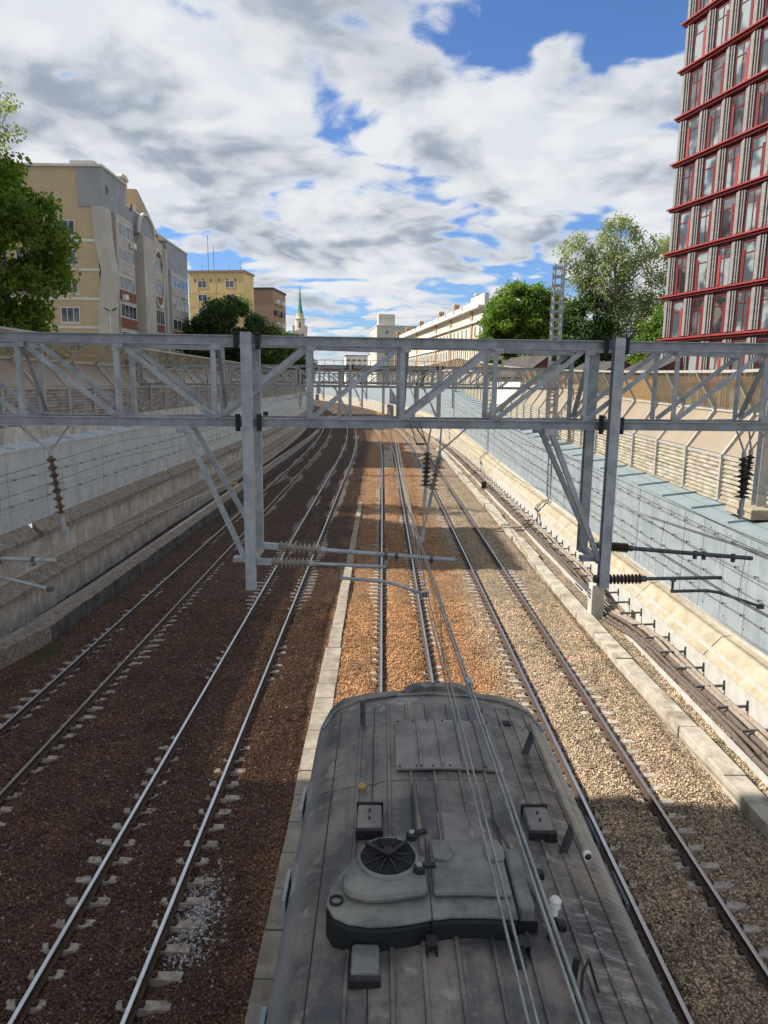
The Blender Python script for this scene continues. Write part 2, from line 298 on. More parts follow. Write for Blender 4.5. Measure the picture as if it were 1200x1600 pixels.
def leaf_mat(name, c1, c2, c3):
    m = bpy.data.materials.new(name); m.use_nodes = True; nt = m.node_tree
    p = nt.nodes['Principled BSDF']; o = nt.nodes['Material Output']
    g = N(nt, 'ShaderNodeNewGeometry')
    n = N(nt, 'ShaderNodeTexNoise', i={'Vector': g.outputs['Position'], 'Scale': .55, 'Detail': 3.})
    w = N(nt, 'ShaderNodeTexWhiteNoise', noise_dimensions='1D', i={'W': g.outputs['Random Per Island']})
    c = MIX(nt, SSTEP(nt, n.outputs[0], .35, .65), c1, c2)
    c = MIX(nt, M_(nt, 'MULTIPLY', w.outputs[0], .6), c, c3)
    nt.links.new(c, p.inputs['Base Color']); p.inputs['Roughness'].default_value = .55; p.inputs['Specular IOR Level'].default_value = .3
    t = N(nt, 'ShaderNodeBsdfTranslucent', i={0: MIX(nt, 1., c, (1.5, 1.7, .7), 'MULTIPLY')})
    mx = N(nt, 'ShaderNodeMixShader', i={0: .45, 1: p.outputs[0], 2: t.outputs[0]})
    nt.links.new(mx.outputs[0], o.inputs[0])
    return m
MT['leaf'] = leaf_mat('green_leaves', (.10, .175, .03), (.20, .27, .04), (.06, .12, .02))
MT['leaf_dark'] = leaf_mat('dark_leaves', (.042, .085, .028), (.085, .14, .04), (.03, .06, .02))
MT['leaf_silver'] = leaf_mat('silvery_leaves', (.22, .25, .14), (.33, .35, .23), (.14, .17, .08))
MT['leaf_lime'] = leaf_mat('lime_leaves', (.11, .16, .025), (.15, .20, .03), (.07, .11, .02))

# ------------------------------------------------------------------ mesh builder
class MB:
    def __init__(s): s.v = []; s.f = []; s.mi = []; s.cur = 0
    def use(s, i): s.cur = i; return s
    def face(s, idx): s.f.append(tuple(idx)); s.mi.append(s.cur)
    def quad(s, a, b, c, d):
        n = len(s.v); s.v += [tuple(a), tuple(b), tuple(c), tuple(d)]; s.face((n, n+1, n+2, n+3))
    def box(s, c, d, m=None):
        n = len(s.v); c = Vector(c)
        for x in (-.5, .5):
            for y in (-.5, .5):
                for z in (-.5, .5):
                    q = Vector((x*d[0], y*d[1], z*d[2]))
                    if m is not None: q = m @ q
                    s.v.append(tuple(c+q))
        for q in ((0, 1, 3, 2), (4, 6, 7, 5), (0, 4, 5, 1), (2, 3, 7, 6), (0, 2, 6, 4), (1, 5, 7, 3)): s.face([n+i for i in q])
        return s
    def b2(s, a, b): return s.box([(a[i]+b[i])/2 for i in range(3)], [abs(b[i]-a[i]) for i in range(3)])
    def frame(s, d, up):
        d = d.normalized(); r = d.cross(up)
        if r.length < 1e-4: r = d.cross(Vector((0, 1, 0)))
        r.normalize(); u = r.cross(d).normalized(); return r, u
    def prof(s, path, pr, up=(0, 0, 1), closed=True, caps=True):
        """sweep a 2D profile (right, up) along a path of points"""
        path = [Vector(p) for p in path]; up = Vector(up); n0 = len(s.v); k = len(pr)
        for i, p in enumerate(path):
            d = (path[min(i+1, len(path)-1)]-path[max(i-1, 0)])
            r, u = s.frame(d, up)
            for a, b in pr: s.v.append(tuple(p+r*a+u*b))
        for i in range(len(path)-1):
            for j in range(k if closed else k-1):
                a = n0+i*k+j; b = n0+i*k+(j+1) % k
                s.face((a, a+k, b+k, b))
        if caps and closed:
            s.face([n0+j for j in range(k)]); e = n0+(len(path)-1)*k
            s.face([e+j for j in reversed(range(k))])
        return s
    def beam(s, p, q, w, h, up=(0, 0, 1)): return s.prof([p, q], [(-w/2, -h/2), (w/2, -h/2), (w/2, h/2), (-w/2, h/2)], up)
    def angle(s, p, q, w, t=.014, up=(0, 0, 1), sx=1, sy=1):
        a = [(0, 0), (w, 0), (w, t), (t, t), (t, w), (0, w)]
        a = [((x-w/2)*sx, (y-w/2)*sy) for x, y in a]
        if sx*sy < 0: a.reverse()
        return s.prof([p, q], a, up)
    def channel(s, p, q, w, d, t=.014, up=(0, 0, 1)):
        return s.prof([p, q], [(-w/2, -d/2), (w/2, -d/2), (w/2, -d/2+t), (-w/2+t, -d/2+t), (-w/2+t, d/2-t), (w/2, d/2-t), (w/2, d/2), (-w/2, d/2)], up)
    def tube(s, path, r, n=8, caps=True):
        return s.prof(path, [(r*math.cos(2*math.pi*i/n), r*math.sin(2*math.pi*i/n)) for i in range(n)], (0.013, .021, 1), True, caps)
    def lathe(s, o, axis, pr, n=14):
        o = Vector(o); axis = Vector(axis).normalized(); r, u = s.frame(axis, Vector((.01, .02, 1)) if abs(axis.z) < .9 else Vector((0, 1, 0)))
        n0 = len(s.v)
        for t, rad in pr:
            for i in range(n):
                a = 2*math.pi*i/n; s.v.append(tuple(o+axis*t+(r*math.cos(a)+u*math.sin(a))*rad))
        for i in range(len(pr)-1):
            for j in range(n):
                a = n0+i*n+j; b = n0+i*n+(j+1) % n; s.face((a, b, b+n, a+n))
        s.face([n0+j for j in reversed(range(n))]); e = n0+(len(pr)-1)*n; s.face([e+j for j in range(n)])
        return s
    def poly(s, pts, depth):
        """extrude a planar polygon by the vector depth"""
        n = len(s.v); k = len(pts); d = Vector(depth)
        s.v += [tuple(p) for p in pts]+[tuple(Vector(p)+d) for p in pts]
        s.face(range(n, n+k)); s.face([n+k+i for i in reversed(range(k))])
        for i in range(k): j = (i+1) % k; s.face((n+i, n+k+i, n+k+j, n+j))
        return s
    def mesh(s, name, mats):
        me = bpy.data.meshes.new(name); me.from_pydata(s.v, [], s.f)
        for m in (mats if isinstance(mats, (list, tuple)) else [mats]): me.materials.append(MT[m] if isinstance(m, str) else m)
        if len(me.materials) > 1: me.polygons.foreach_set('material_index', s.mi)
        me.validate(); me.update()
        return me
    def build(s, name, mats, parent=None, smooth=False, bevel=0, loc=None):
        me = s.mesh(name, mats)
        import bmesh
        bm = bmesh.new(); bm.from_mesh(me); bmesh.ops.recalc_face_normals(bm, faces=bm.faces[:]); bm.to_mesh(me); bm.free()
        if smooth:
            me.polygons.foreach_set('use_smooth', [True]*len(me.polygons))
        o = bpy.data.objects.new(name, me); COL.objects.link(o)
        if smooth:
            try: me.set_sharp_from_angle(angle=R(38))
            except Exception: pass
        if parent: o.parent = parent
        if loc: o.location = loc
        if bevel:
            b = o.modifiers.new('bevel', 'BEVEL'); b.width = bevel; b.segments = 2; b.limit_method = 'ANGLE'; b.angle_limit = R(40)
        return o
def tag(o, label=None, cat=None, group=None, kind=None):
    if label: o['label'] = label
    if cat: o['category'] = cat
    if group: o['group'] = group
    if kind: o['kind'] = kind
    return o
def thing(name, loc, label, cat, group=None, rz=0):
    o = bpy.data.objects.new(name, None); COL.objects.link(o); o.location = loc; o.rotation_euler = (0, 0, rz); o.empty_display_size = .3
    return tag(o, label, cat, group)
def link(name, me, parent, loc=None, rot=None):
    o = bpy.data.objects.new(name, me); COL.objects.link(o); o.parent = parent
    if loc is not None: o.location = loc
    if rot is not None: o.rotation_euler = rot
    return o
def copy_tree(o, parent=None):
    c = o.copy(); COL.objects.link(c); c.parent = parent
    for ch in list(o.children): copy_tree(ch, c)
    return c
# ------------------------------------------------------------------ the line of the cutting
def S(y): return 0. if y < 80 else -(y-80)**2/2200.
def RISE(y):
    t = max(0., min(y, 112)-25); return .012*t+.00033*t*t
def RZ(y, z): return RISE(y)*(0 if z < .4 else (.5 if z < 2.3 else 1))
YS = [4+2*i for i in range(28)]+[60+4*i for i in range(20)]+[140+10*i for i in range(29)]
def along(x, z, rise=False, y0=2, y1=420, step=None):
    ys = [y for y in YS if y0 < y < y1] if step is None else list(np.arange(y0+step, y1, step))
    ys = [y0]+ys+[y1]
    return [(x+S(y), y, z+(RZ(y, z) if rise else 0)) for y in ys]
def strip(mb, prof, rise=False, y0=2, y1=420, closed=False):
    """sheet swept along the cutting; prof = list of (x, z)"""
    ys = [y0]+[y for y in YS if y0 < y < y1]+[y1]; n0 = len(mb.v); k = len(prof)
    for y in ys:
        for x, z in prof: mb.v.append((x+S(y), y, z+(RZ(y, z) if rise else 0)))
    for i in range(len(ys)-1):
        for j in range(k if closed else k-1):
            a = n0+i*k+j; b = n0+i*k+(j+1) % k; mb.face((a, b, b+k, a+k))
    if closed:
        mb.face([n0+j for j in range(k)]); e = n0+(len(ys)-1)*k; mb.face([e+j for j in reversed(range(k))])
    return mb
TRACKS = (-9.25, -4.5, .75, 5.25)

# ================================================================== SETTING
BPH = rng.uniform(0, 6.28, (60, 3)); BK = rng.normal(0, 1, (60, 2))
def ballast_z(X, Y):
    Z = np.full_like(X, -.16)
    for c in TRACKS:
        u = np.abs(X-c)
        Z += np.where(u < .52, .045, 0)*np.clip((.52-u)/.25, 0, 1)
        Z -= .095*np.exp(-((u-.87)/.25)**2)
    Z += np.where((X > 7.9), .06*np.clip((X-7.9)/1., 0, 1), 0)
    for i in range(60):
        f = .6 if i < 15 else (3. if i < 35 else 9.)
        a = .012 if i < 15 else (.006 if i < 35 else .0045)
        Z += a*np.sin(BK[i, 0]*f*X+BK[i, 1]*f*Y+BPH[i, 0])*.8
    return Z
def make_ballast():
    xs = np.arange(-13.8, 10.1, .11)
    ys = np.concatenate([np.arange(1.5, 30, .16), np.arange(30, 70, .4), np.arange(70, 150, 2), np.arange(150, 430, 8)])
    X, Y = np.meshgrid(xs, ys)
    Z = ballast_z(X, Y)
    Sx = np.where(Y < 80, 0, -(Y-80)**2/2200)
    V = np.stack([X+Sx, Y, Z], -1).reshape(-1, 3)
    ny, nx = X.shape; idx = np.arange(ny*nx).reshape(ny, nx)
    F = np.stack([idx[:-1, :-1], idx[:-1, 1:], idx[1:, 1:], idx[1:, :-1]], -1).reshape(-1, 4)
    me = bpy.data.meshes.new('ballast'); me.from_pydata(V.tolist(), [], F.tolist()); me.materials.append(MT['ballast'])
    me.polygons.foreach_set('use_smooth', [True]*len(me.polygons)); me.update()
    o = bpy.data.objects.new('ballast', me); COL.objects.link(o); o['kind'] = 'structure'
make_ballast()
def make_stones():
    n = 165000
    Y = 8.3+21*rng.uniform(0, 1, n)**1.25; X = rng.uniform(-12.3, 9.0, n)
    keep = (np.abs(X) < (Y+2)*.60+.3)
    for c in TRACKS: keep &= np.abs(np.abs(X-c)-.795) > .085
    keep &= ~((X > -2.02) & (X < -1.38)); keep &= ~((X > 7.66) & (X < 8.75)); keep &= ~((np.abs(X-.62) < 1.5) & (Y < 9.2))
    fr = np.abs(((Y-8.6)/.545+.5) % 1-.5)*.545
    for i, c in enumerate(TRACKS):
        u = X-c; on = (fr < .13) & (np.abs(u) > .62) & (np.abs(u) < 1.28)
        p = np.where(u > 0, (.3, .3, .8, 1.)[i], (.6, .45, 1., .75)[i])
        keep &= ~(on & (rng.uniform(0, 1, n) < p))
    X, Y = X[keep], Y[keep]; n = len(X)
    base = np.array([[x, y, z] for x in (-1, 1) for y in (-1, 1) for z in (-1, 1)], float)*.55
    P = base[None]+rng.normal(0, .24, (n, 8, 3))
    q = rng.normal(size=(n, 4)); q /= np.linalg.norm(q, axis=1, keepdims=True); w, x, y, z = q.T
    Rm = np.stack([1-2*(y*y+z*z), 2*(x*y-z*w), 2*(x*z+y*w), 2*(x*y+z*w), 1-2*(x*x+z*z), 2*(y*z-x*w), 2*(x*z-y*w), 2*(y*z+x*w), 1-2*(x*x+y*y)], -1).reshape(n, 3, 3)
    P = np.einsum('nij,nkj->nki', Rm, P*np.array([1.25, 1, .75]))*(rng.uniform(.015, .034, n)[:, None, None])
    C = np.stack([X, Y, ballast_z(X, Y)+rng.uniform(-.012, .018, n)], -1)
    V = (P+C[:, None]).reshape(-1, 3)
    fq = np.array([(0, 1, 3, 2), (4, 6, 7, 5), (0, 4, 5, 1), (2, 3, 7, 6), (0, 2, 6, 4), (1, 5, 7, 3)])
    F = (fq[None]+(np.arange(n)*8)[:, None, None]).reshape(-1)
    me = bpy.data.meshes.new('ballast_stones'); me.vertices.add(n*8); me.vertices.foreach_set('co', V.ravel())
    me.loops.add(n*24); me.loops.foreach_set('vertex_index', F); me.polygons.add(n*6)
    me.polygons.foreach_set('loop_start', np.arange(0, n*24, 4)); me.polygons.foreach_set('loop_total', np.full(n*6, 4))
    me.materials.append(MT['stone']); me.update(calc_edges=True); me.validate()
    o = bpy.data.objects.new('ballast_stones', me); COL.objects.link(o)
    tag(o, 'loose brown and beige ballast stones spread between the nearer rails', 'ballast', kind='stuff')
make_stones()
mb = MB(); strip(mb, [(-600, 6.9), (-60, 6.9), (-15.6, 7.0), (-15.0, 7.05)], y0=-40, y1=430)
mb.quad((-600, -40, 6.9), (-600, -300, 6.9), (-15, -300, 6.9), (-15, -40, 6.9)); tag(mb.build('upper_ground', 'soil'), kind='structure')
mb = MB(); strip(mb, [(11.75, 4.9), (13, 4.95), (60, 5.), (600, 5.)], True, y0=-40, y1=430); tag(mb.build('upper_ground', 'soil'), kind='structure')
mb = MB(); mb.quad((-3000, 430, 6.85), (3000, 430, 6.85), (3000, 4500, 6.85), (-3000, 4500, 6.85)); tag(mb.build('far_ground', 'soil'), kind='structure')

# ================================================================== TRACKS
def rail_mesh(x, y0, y1, dull=False):
    pr = [(-.075, -.18), (.075, -.18), (.075, -.165), (.012, -.145), (.012, -.045), (.036, -.032), (.036, -.006), (.028, 0), (-.028, 0), (-.036, -.006), (-.036, -.032), (-.012, -.045), (-.012, -.145), (-.075, -.165)]
    m = MB(); path = along(x, 0, y0=y0, y1=y1); m.prof(path, pr)
    k = len(pr); n = len(path)
    for i in range((n-1)*k):
        j = i % k
        if j in (6, 7, 8): m.mi[i] = 1
    return m
def sleeper_mesh():
    m = MB()
    pts = [(-1.35, .0), (-.95, .0), (-.55, .0), (-.2, -.05), (.2, -.05), (.55, .0), (.95, .0), (1.35, .0)]
    for (x0, z0), (x1, z1) in zip(pts[:-1], pts[1:]):
        n = len(m.v)
        for x, z in ((x0, z0), (x1, z1)):
            m.v += [(x, -.14, z-.16), (x, -.085, z), (x, .085, z), (x, .14, z-.16)]
        for a in range(3): m.face((n+a, n+a+1, n+a+5, n+a+4))
        if x0 == -1.35: m.face((n, n+3, n+2, n+1))
        if x1 == 1.35: m.face((n+4, n+5, n+6, n+7))
    m.use(1)
    for sx in (-.795, .795):
        for d in (-.12, .12): m.box((sx+d, 0, .02), (.07, .1, .05)); m.box((sx+d*1.25, 0, .045), (.04, .04, .06))
    return m.mesh('sleeper', ['sleeper', 'rail_side'])
SLEEP = sleeper_mesh()
names = ('leftmost track beside the left kerb, two rails on buried sleepers', 'second track from the left with polished rails, left of the pale cable trough', 'track running out from under the locomotive on rusty orange ballast', 'rightmost track on beige ballast beside the right kerb, sleeper ends showing')
for ti, tx in enumerate(TRACKS):
    t = thing('railway_track', (0, 0, 0), names[ti], 'railway track', 'railway tracks in the cutting')
    for s in (-.795, .795):
        dull = ti == 0 and s > 0
        rail_mesh(tx+s, -6, 420).build('rail', ['rail_side', 'rail_top_dull' if dull else 'rail_top'], t)
    y = 8.6
    tilt = random.Random(ti)
    for k in range(100):
        link('sleeper', SLEEP, t, (tx+tilt.uniform(-.02, .02), y, -.186+tilt.uniform(-.006, .006)), (0, 0, tilt.uniform(-.012, .012))); y += .545
    m = MB()
    for k in range(120): m.box((tx+S(y), y, -.236), (2.7, .19, .1)); y += .545
    m.build('sleeper', 'sleeper', t)['kind'] = 'stuff'
# ------------------------------------------------------------------ cable trough
t = thing('cable_trough', (-1.7, 3, 0), 'pale concrete cable trough between the second track and the locomotive track', 'cable trough')
for k in range(52):
    w = .56-(.006*k if k > 20 else 0); w = max(w, .3)
    MB().box((0, 0, 0), (w, .975, .16)).build('trough_lid', 'trough', t, bevel=.012, loc=(random.uniform(-.012, .012), k*1.0, -.13+random.uniform(-.008, .008)))
m = MB(); [m.box((.75, y, -.115), (1.1, 1.9, .05)) for y in np.arange(78, 108, 2.)]
tag(m.build('crossing_plate', 'trough'), 'worn concrete plates laid between the rails far down the middle track', 'crossing')
# ------------------------------------------------------------------ right kerb, trays, pipes
t = thing('kerb', (0, 0, 0), 'pale sunlit concrete kerb wall along the right edge of the ballast', 'kerb')
y = 8.
while y < 100:
    L = 2.4; x = 7.72+.42*max(0, (24-y)/16.)*.9
    x1 = 7.72+.42*max(0, (24-y-L)/16.)*.9
    m = MB(); n = 0
    a = [(x, y, -.25), (x, y, .12), (x+.55, y, .12), (x+.55, y, -.25)]; b = [(x1, y+L-.03, -.25), (x1, y+L-.03, .12), (x1+.55, y+L-.03, .12), (x1+.55, y+L-.03, -.25)]
    m.v = a+b
    for q in ((0, 1, 2, 3), (7, 6, 5, 4), (0, 4, 5, 1), (1, 5, 6, 2), (2, 6, 7, 3), (3, 7, 4, 0)): m.face(q)
    o = m.build('kerb_block', 'kerb', t, bevel=.02, loc=(random.uniform(-.03, .03)+(.12 if 34 < y < 58 and int(y) % 3 == 0 else 0), 0, random.uniform(-.03, .02))); y += L
m = MB(); strip(m, [(8.98, -.3), (8.98, .02), (9.06, .02), (9.06, -.3)], y0=4, y1=120, closed=True)
tag(m.build('tray_edge', 'conc_white'), 'thin white concrete edging beside the dusty pipe bundle', 'edging')
t = thing('pipe_bundle', (9.4, 4, .4), 'dusty cable pipes lying on brackets along the right wall', 'pipes')
for i, (dx, dz, r, mt) in enumerate(((-.26, -.28, .068, 'pipe_dark'), (-.12, -.24, .06, 'pipe_dark'), (-.0, -.12, .068, 'pipe_dark'), (.10, -.02, .068, 'pipe'), (.24, .03, .068, 'pipe'))):
    pts = []
    for y in np.arange(4, 118, 1.2):
        w = .03*math.sin(y*.7+i)+.02*math.sin(y*1.9+2*i)
        j = .45*math.exp(-((y-27.5)/2.2)**2)
        pts.append((dx+w-j+S(y), y-4, dz+.03*math.sin(y*1.1+i*2)-.12*math.exp(-((y-27.5)/2.5)**2)))
    o = MB().tube(pts, r, 8).build('pipe', mt, t, smooth=True)
    m = MB()
    for q in range(len(pts)-1):
        if q % 2 == 0:
            p = Vector(pts[q]); d = (Vector(pts[q+1])-p).normalized(); m.lathe(p, d, [(0, r*1.18), (.09, r*1.18)], 8)
    m.build('pipe_collar', mt, o)
for k in range(70):
    y = 6+1.35*k
    m = MB().beam((9.16, y, .40), (9.998, y, .44), .07, .06); m.beam((9.98, y, .30), (9.98, y, .6), .07, .03)
    tag(m.build('pipe_bracket', 'dark_galv'), 'grey steel bracket holding the dusty pipes off the right wall', 'bracket', 'steel brackets under the pipes on the right wall')

# ------------------------------------------------------------------ walls
def wall(side):
    right = side > 0
    if right:
        t = thing('retaining_wall', (10, 2, 0), 'sunlit right retaining wall, cream concrete ledge under blue grey panels', 'retaining wall')
        rise = True; X = 1
        low = [(10.0, -.4), (10.0, 1.25)]; ledge = [(9.85, .92), (10.35, 1.5), (10.66, 1.56), (10.66, .92)]; up = [(10.66, 1.5), (10.66, 2.0), (10.9, 2.)]
        bx, bz0, bz1 = 10.6, 1.78, 4.86; cap = [(10.55, 4.9), (11.85, 5.06)]; foot = (12.0, 5.08)
    else:
        t = thing('retaining_wall', (-13.6, 2, 0), 'shaded left retaining wall, two stained concrete ledges under grey panels', 'retaining wall')
        rise = False; X = -1
        low = [(-13.6, -.4), (-13.6, 1.3)]; ledge = [(-13.3, 1.12), (-13.3, 1.26), (-13.8, 1.64), (-13.8, 1.12)]; up = [(-13.8, 1.6), (-13.8, 3.1), (-14.2, 3.1)]
        bx, bz0, bz1 = -13.9, 3.42, 6.36; cap = [(-13.85, 6.4), (-14.62, 6.52)]; foot = (-15., 7.15)
    base = t.location.copy()
    def fin(m, name, mt, **k):
        m.v = [(a-base.x, b-base.y, c-base.z) for a, b, c in m.v]; return m.build(name, mt, t, **k)
    for pr_, nm_ in ((low, 'lower_wall'), (up, 'upper_wall')):
        m = MB(); strip(m, pr_, rise, y1=64); fin(m, nm_, 'conc_white' if right else 'conc')
        m = MB(); strip(m, pr_, rise, y0=64); fin(m, nm_, 'kerb' if right else 'conc')
    y = 3.
    k = 0
    while y < 200:
        L = 5.9 if y < 120 else 20
        if right and 51.5 < y < 55: y += 3.2; continue
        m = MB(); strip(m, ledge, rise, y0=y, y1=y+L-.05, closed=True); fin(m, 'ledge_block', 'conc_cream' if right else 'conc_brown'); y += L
    if not right:
        y = 3.
        while y < 200:
            L = 5.9 if y < 120 else 20
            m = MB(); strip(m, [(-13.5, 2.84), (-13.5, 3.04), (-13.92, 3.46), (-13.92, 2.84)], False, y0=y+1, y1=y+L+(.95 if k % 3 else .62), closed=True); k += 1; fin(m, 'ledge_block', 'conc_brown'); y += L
    m = MB(); y = 2.
    strip(m, [(bx+X*.06, bz0), (bx+X*.06, bz1)], rise)
    while y < 330:
        L = 1.5 if y < 110 else 6
        j = random.uniform(-.006, .006); n = len(m.v)
        for yy in (y+.013, y+L-.013):
            for dx in (0, X*.045):
                for z in (bz0, bz1): m.v.append((bx+j+dx+S(yy), yy, z+RZ(yy, z)*rise))
        for q in ((0, 1, 5, 4), (2, 6, 7, 3), (0, 4, 6, 2), (1, 3, 7, 5), (0, 2, 3, 1), (4, 5, 7, 6)): m.face([n+i for i in q])
        y += L
    fin(m, 'cladding', 'blue' if right else 'lifted_panel')
    m = MB(); strip(m, cap, rise); strip(m, [(cap[0][0], cap[0][1]), (cap[0][0], cap[0][1]-.09)], rise)
    for y in np.arange(3.2, 200, 2.6):
        (x0, z0), (x1, z1) = cap
        m.beam((x0+S(y), y, z0+.03+RISE(y)*rise), (x1+S(y), y, z1+.03+RISE(y)*rise), .05, .09)
    m.mi = [0]*len(m.mi); fin(m, 'wall_cap', 'blue_cap' if right else 'lifted_panel')
    # cables with clips along the panels
    zs = (2.45, 3.15, 3.75, 4.45) if right else (4.35, 5.3)
    for ci, z in enumerate(zs):
        m = MB(); xx = bx-X*.12
        pts = [(x, y, zz+.02*math.sin(y*1.7+ci)) for x, y, zz in along(xx, z, rise, 4, 130, 2.)]
        m.tube(pts, .008, 5)
        for y in np.arange(5+.3*ci, 75, 1.15 if right else 1.5):
            m.b2((xx-.014, y-.014, z-.045+RZ(y, z)*rise), (xx+.014, y+.014, z+.04+RZ(y, z)*rise)); m.b2((xx, y-.01, z-.012+RZ(y, z)*rise), (bx, y+.01, z+.012+RZ(y, z)*rise))
        fin(m, 'cable_line', 'dark_galv')
    m = MB()
    for y in np.arange(4.7, 90, 1.5):
        for z in (bz0+.25, bz1-.3): m.box((bx-X*.01+S(y), y+random.uniform(-.3, .3), z+RZ(y, z)*rise), (.03, .03, .03))
    fin(m, 'bolt_row', 'dark_galv')
    if not right:
        m = MB(); strip(m, [(-14.62, 6.3), (-14.62, 7.12), (-15.25, 7.15), (-15.25, 6.3)], closed=True); fin(m, 'parapet', 'conc')
    else:
        m = MB(); strip(m, [(11.84, 4.8), (11.84, 5.1), (12.3, 5.12), (12.3, 4.8)], True, closed=True); fin(m, 'parapet', 'conc_cream')
    return foot
for side in (1, -1):
    fx, fz = wall(side); X = side; rise = side > 0
    t = thing('noise_barrier', (fx, 4, fz), ('sunlit bent noise barrier with beige panels topping the right wall' if rise else 'shaded bent noise barrier with beige panels topping the left wall'), 'noise barrier', 'noise barriers along the railway cutting')
    P0 = (0, 0); P1 = (0, 1.55 if rise else 1.5); P2 = (1.0*X, 3.05 if rise else 2.75); P3 = (.15*X, 4.5 if rise else 3.85)
    def at(p, y, dx=0, dz=0): return (p[0]+dx+S(y), y-4, p[1]+dz+(RISE(y) if rise else 0))
    ys = [4+3.*i for i in range(40)]+[124+8*i for i in range(12)]
    for i, y in enumerate(ys):
        m = MB(); w = .12
        for a, b in ((P0, P1), (P1, P2), (P2, P3)):
            m.beam(at(a, y, -X*.07), at(b, y, -X*.07), .1, .13, up=(-X, 0, .3))
        m.box(at(P0, y, -X*.05, .02), (.3, .3, .05)); m.box(at(P1, y, -X*.09), (.12, .13, .16))
        m.build('support', 'support', t)
    for y0, y1 in zip(ys[:-1], ys[1:]):
        a, b = y0+.07, y1-.07
        m = MB(); n = 10                      # horizontally ribbed lower panel
        for i in range(n):
            z0 = P1[1]*i/n; z1 = P1[1]*(i+1)/n; zc = (z0+z1)/2
            for (za, da), (zb, db) in (((z0, 0), (zc-.035, -.0)), ((zc-.035, 0), (zc-.01, -.05*X)), ((zc-.01, -.05*X), (zc+.04, -.05*X)), ((zc+.04, -.05*X), (zc+.06, 0)), ((zc+.06, 0), (z1, 0))):
                m.quad(at((da, za), a), at((da, za), b), at((db, zb), b), at((db, zb), a))
        m.quad(at((.1*X, 0), a), at((.1*X, 0), b), at((.1*X, P1[1]), b), at((.1*X, P1[1]), a))
        m.build('ribbed_panel', 'ribbed' if rise else 'ribbed_grey', t)
        m = MB(); m.poly([at(P1, a, 0, .06), at(P1, b, 0, .06), at(P2, b, 0, -.05), at(P2, a, 0, -.05)], (X*.05, 0, -.03)); m.build('beige_panel', 'beige', t)
        m = MB(); m.poly([at(P2, a, 0, .06), at(P2, b, 0, .06), at(P3, b, 0, -.06), at(P3, a, 0, -.06)], (X*.02, 0, .015)); m.build('clear_panel', 'acrylic' if rise else 'acrylic_dim', t)
    for nm, p, w in (('lower_rail', P1, .07), ('middle_rail', P2, .08), ('top_rail', P3, .1)):
        m = MB(); pts = [at(p, y, -X*.02) for y in ys]; m.prof(pts, [(-w/2, -w/2), (w/2, -w/2), (w/2, w/2), (-w/2, w/2)]); m.build(nm, 'support', t)
# left kerb
t = thing('kerb', (-12, 4, 0), 'dark concrete kerb wall in shade along the left edge of the ballast', 'kerb')
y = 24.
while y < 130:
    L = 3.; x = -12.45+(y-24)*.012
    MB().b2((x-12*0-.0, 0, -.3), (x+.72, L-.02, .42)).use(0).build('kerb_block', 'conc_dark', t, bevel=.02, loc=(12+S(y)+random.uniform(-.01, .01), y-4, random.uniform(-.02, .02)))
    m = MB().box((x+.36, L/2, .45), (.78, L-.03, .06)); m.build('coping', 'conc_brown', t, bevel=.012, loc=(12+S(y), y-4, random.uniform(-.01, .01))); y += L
m = MB(); m.poly([(-.45, 20, -.3), (.27, 20, -.3), (-.2, 17.6, -.3), (-1.2, 16.4, -.3), (-1.5, 17.6, -.3), (-.9, 18.4, -.3)], (0, 0, .78)); m.build('coping', 'conc_brown', t, bevel=.02)
m = MB(); m.box((-12.3, 58, .3), (.6, .7, .9)); m.box((-12.3, 58, .78), (.7, .8, .06)); tag(m.build('trackside_cabinet', 'ochre', bevel=.02), 'small ochre equipment cabinet on the left kerb', 'cabinet')

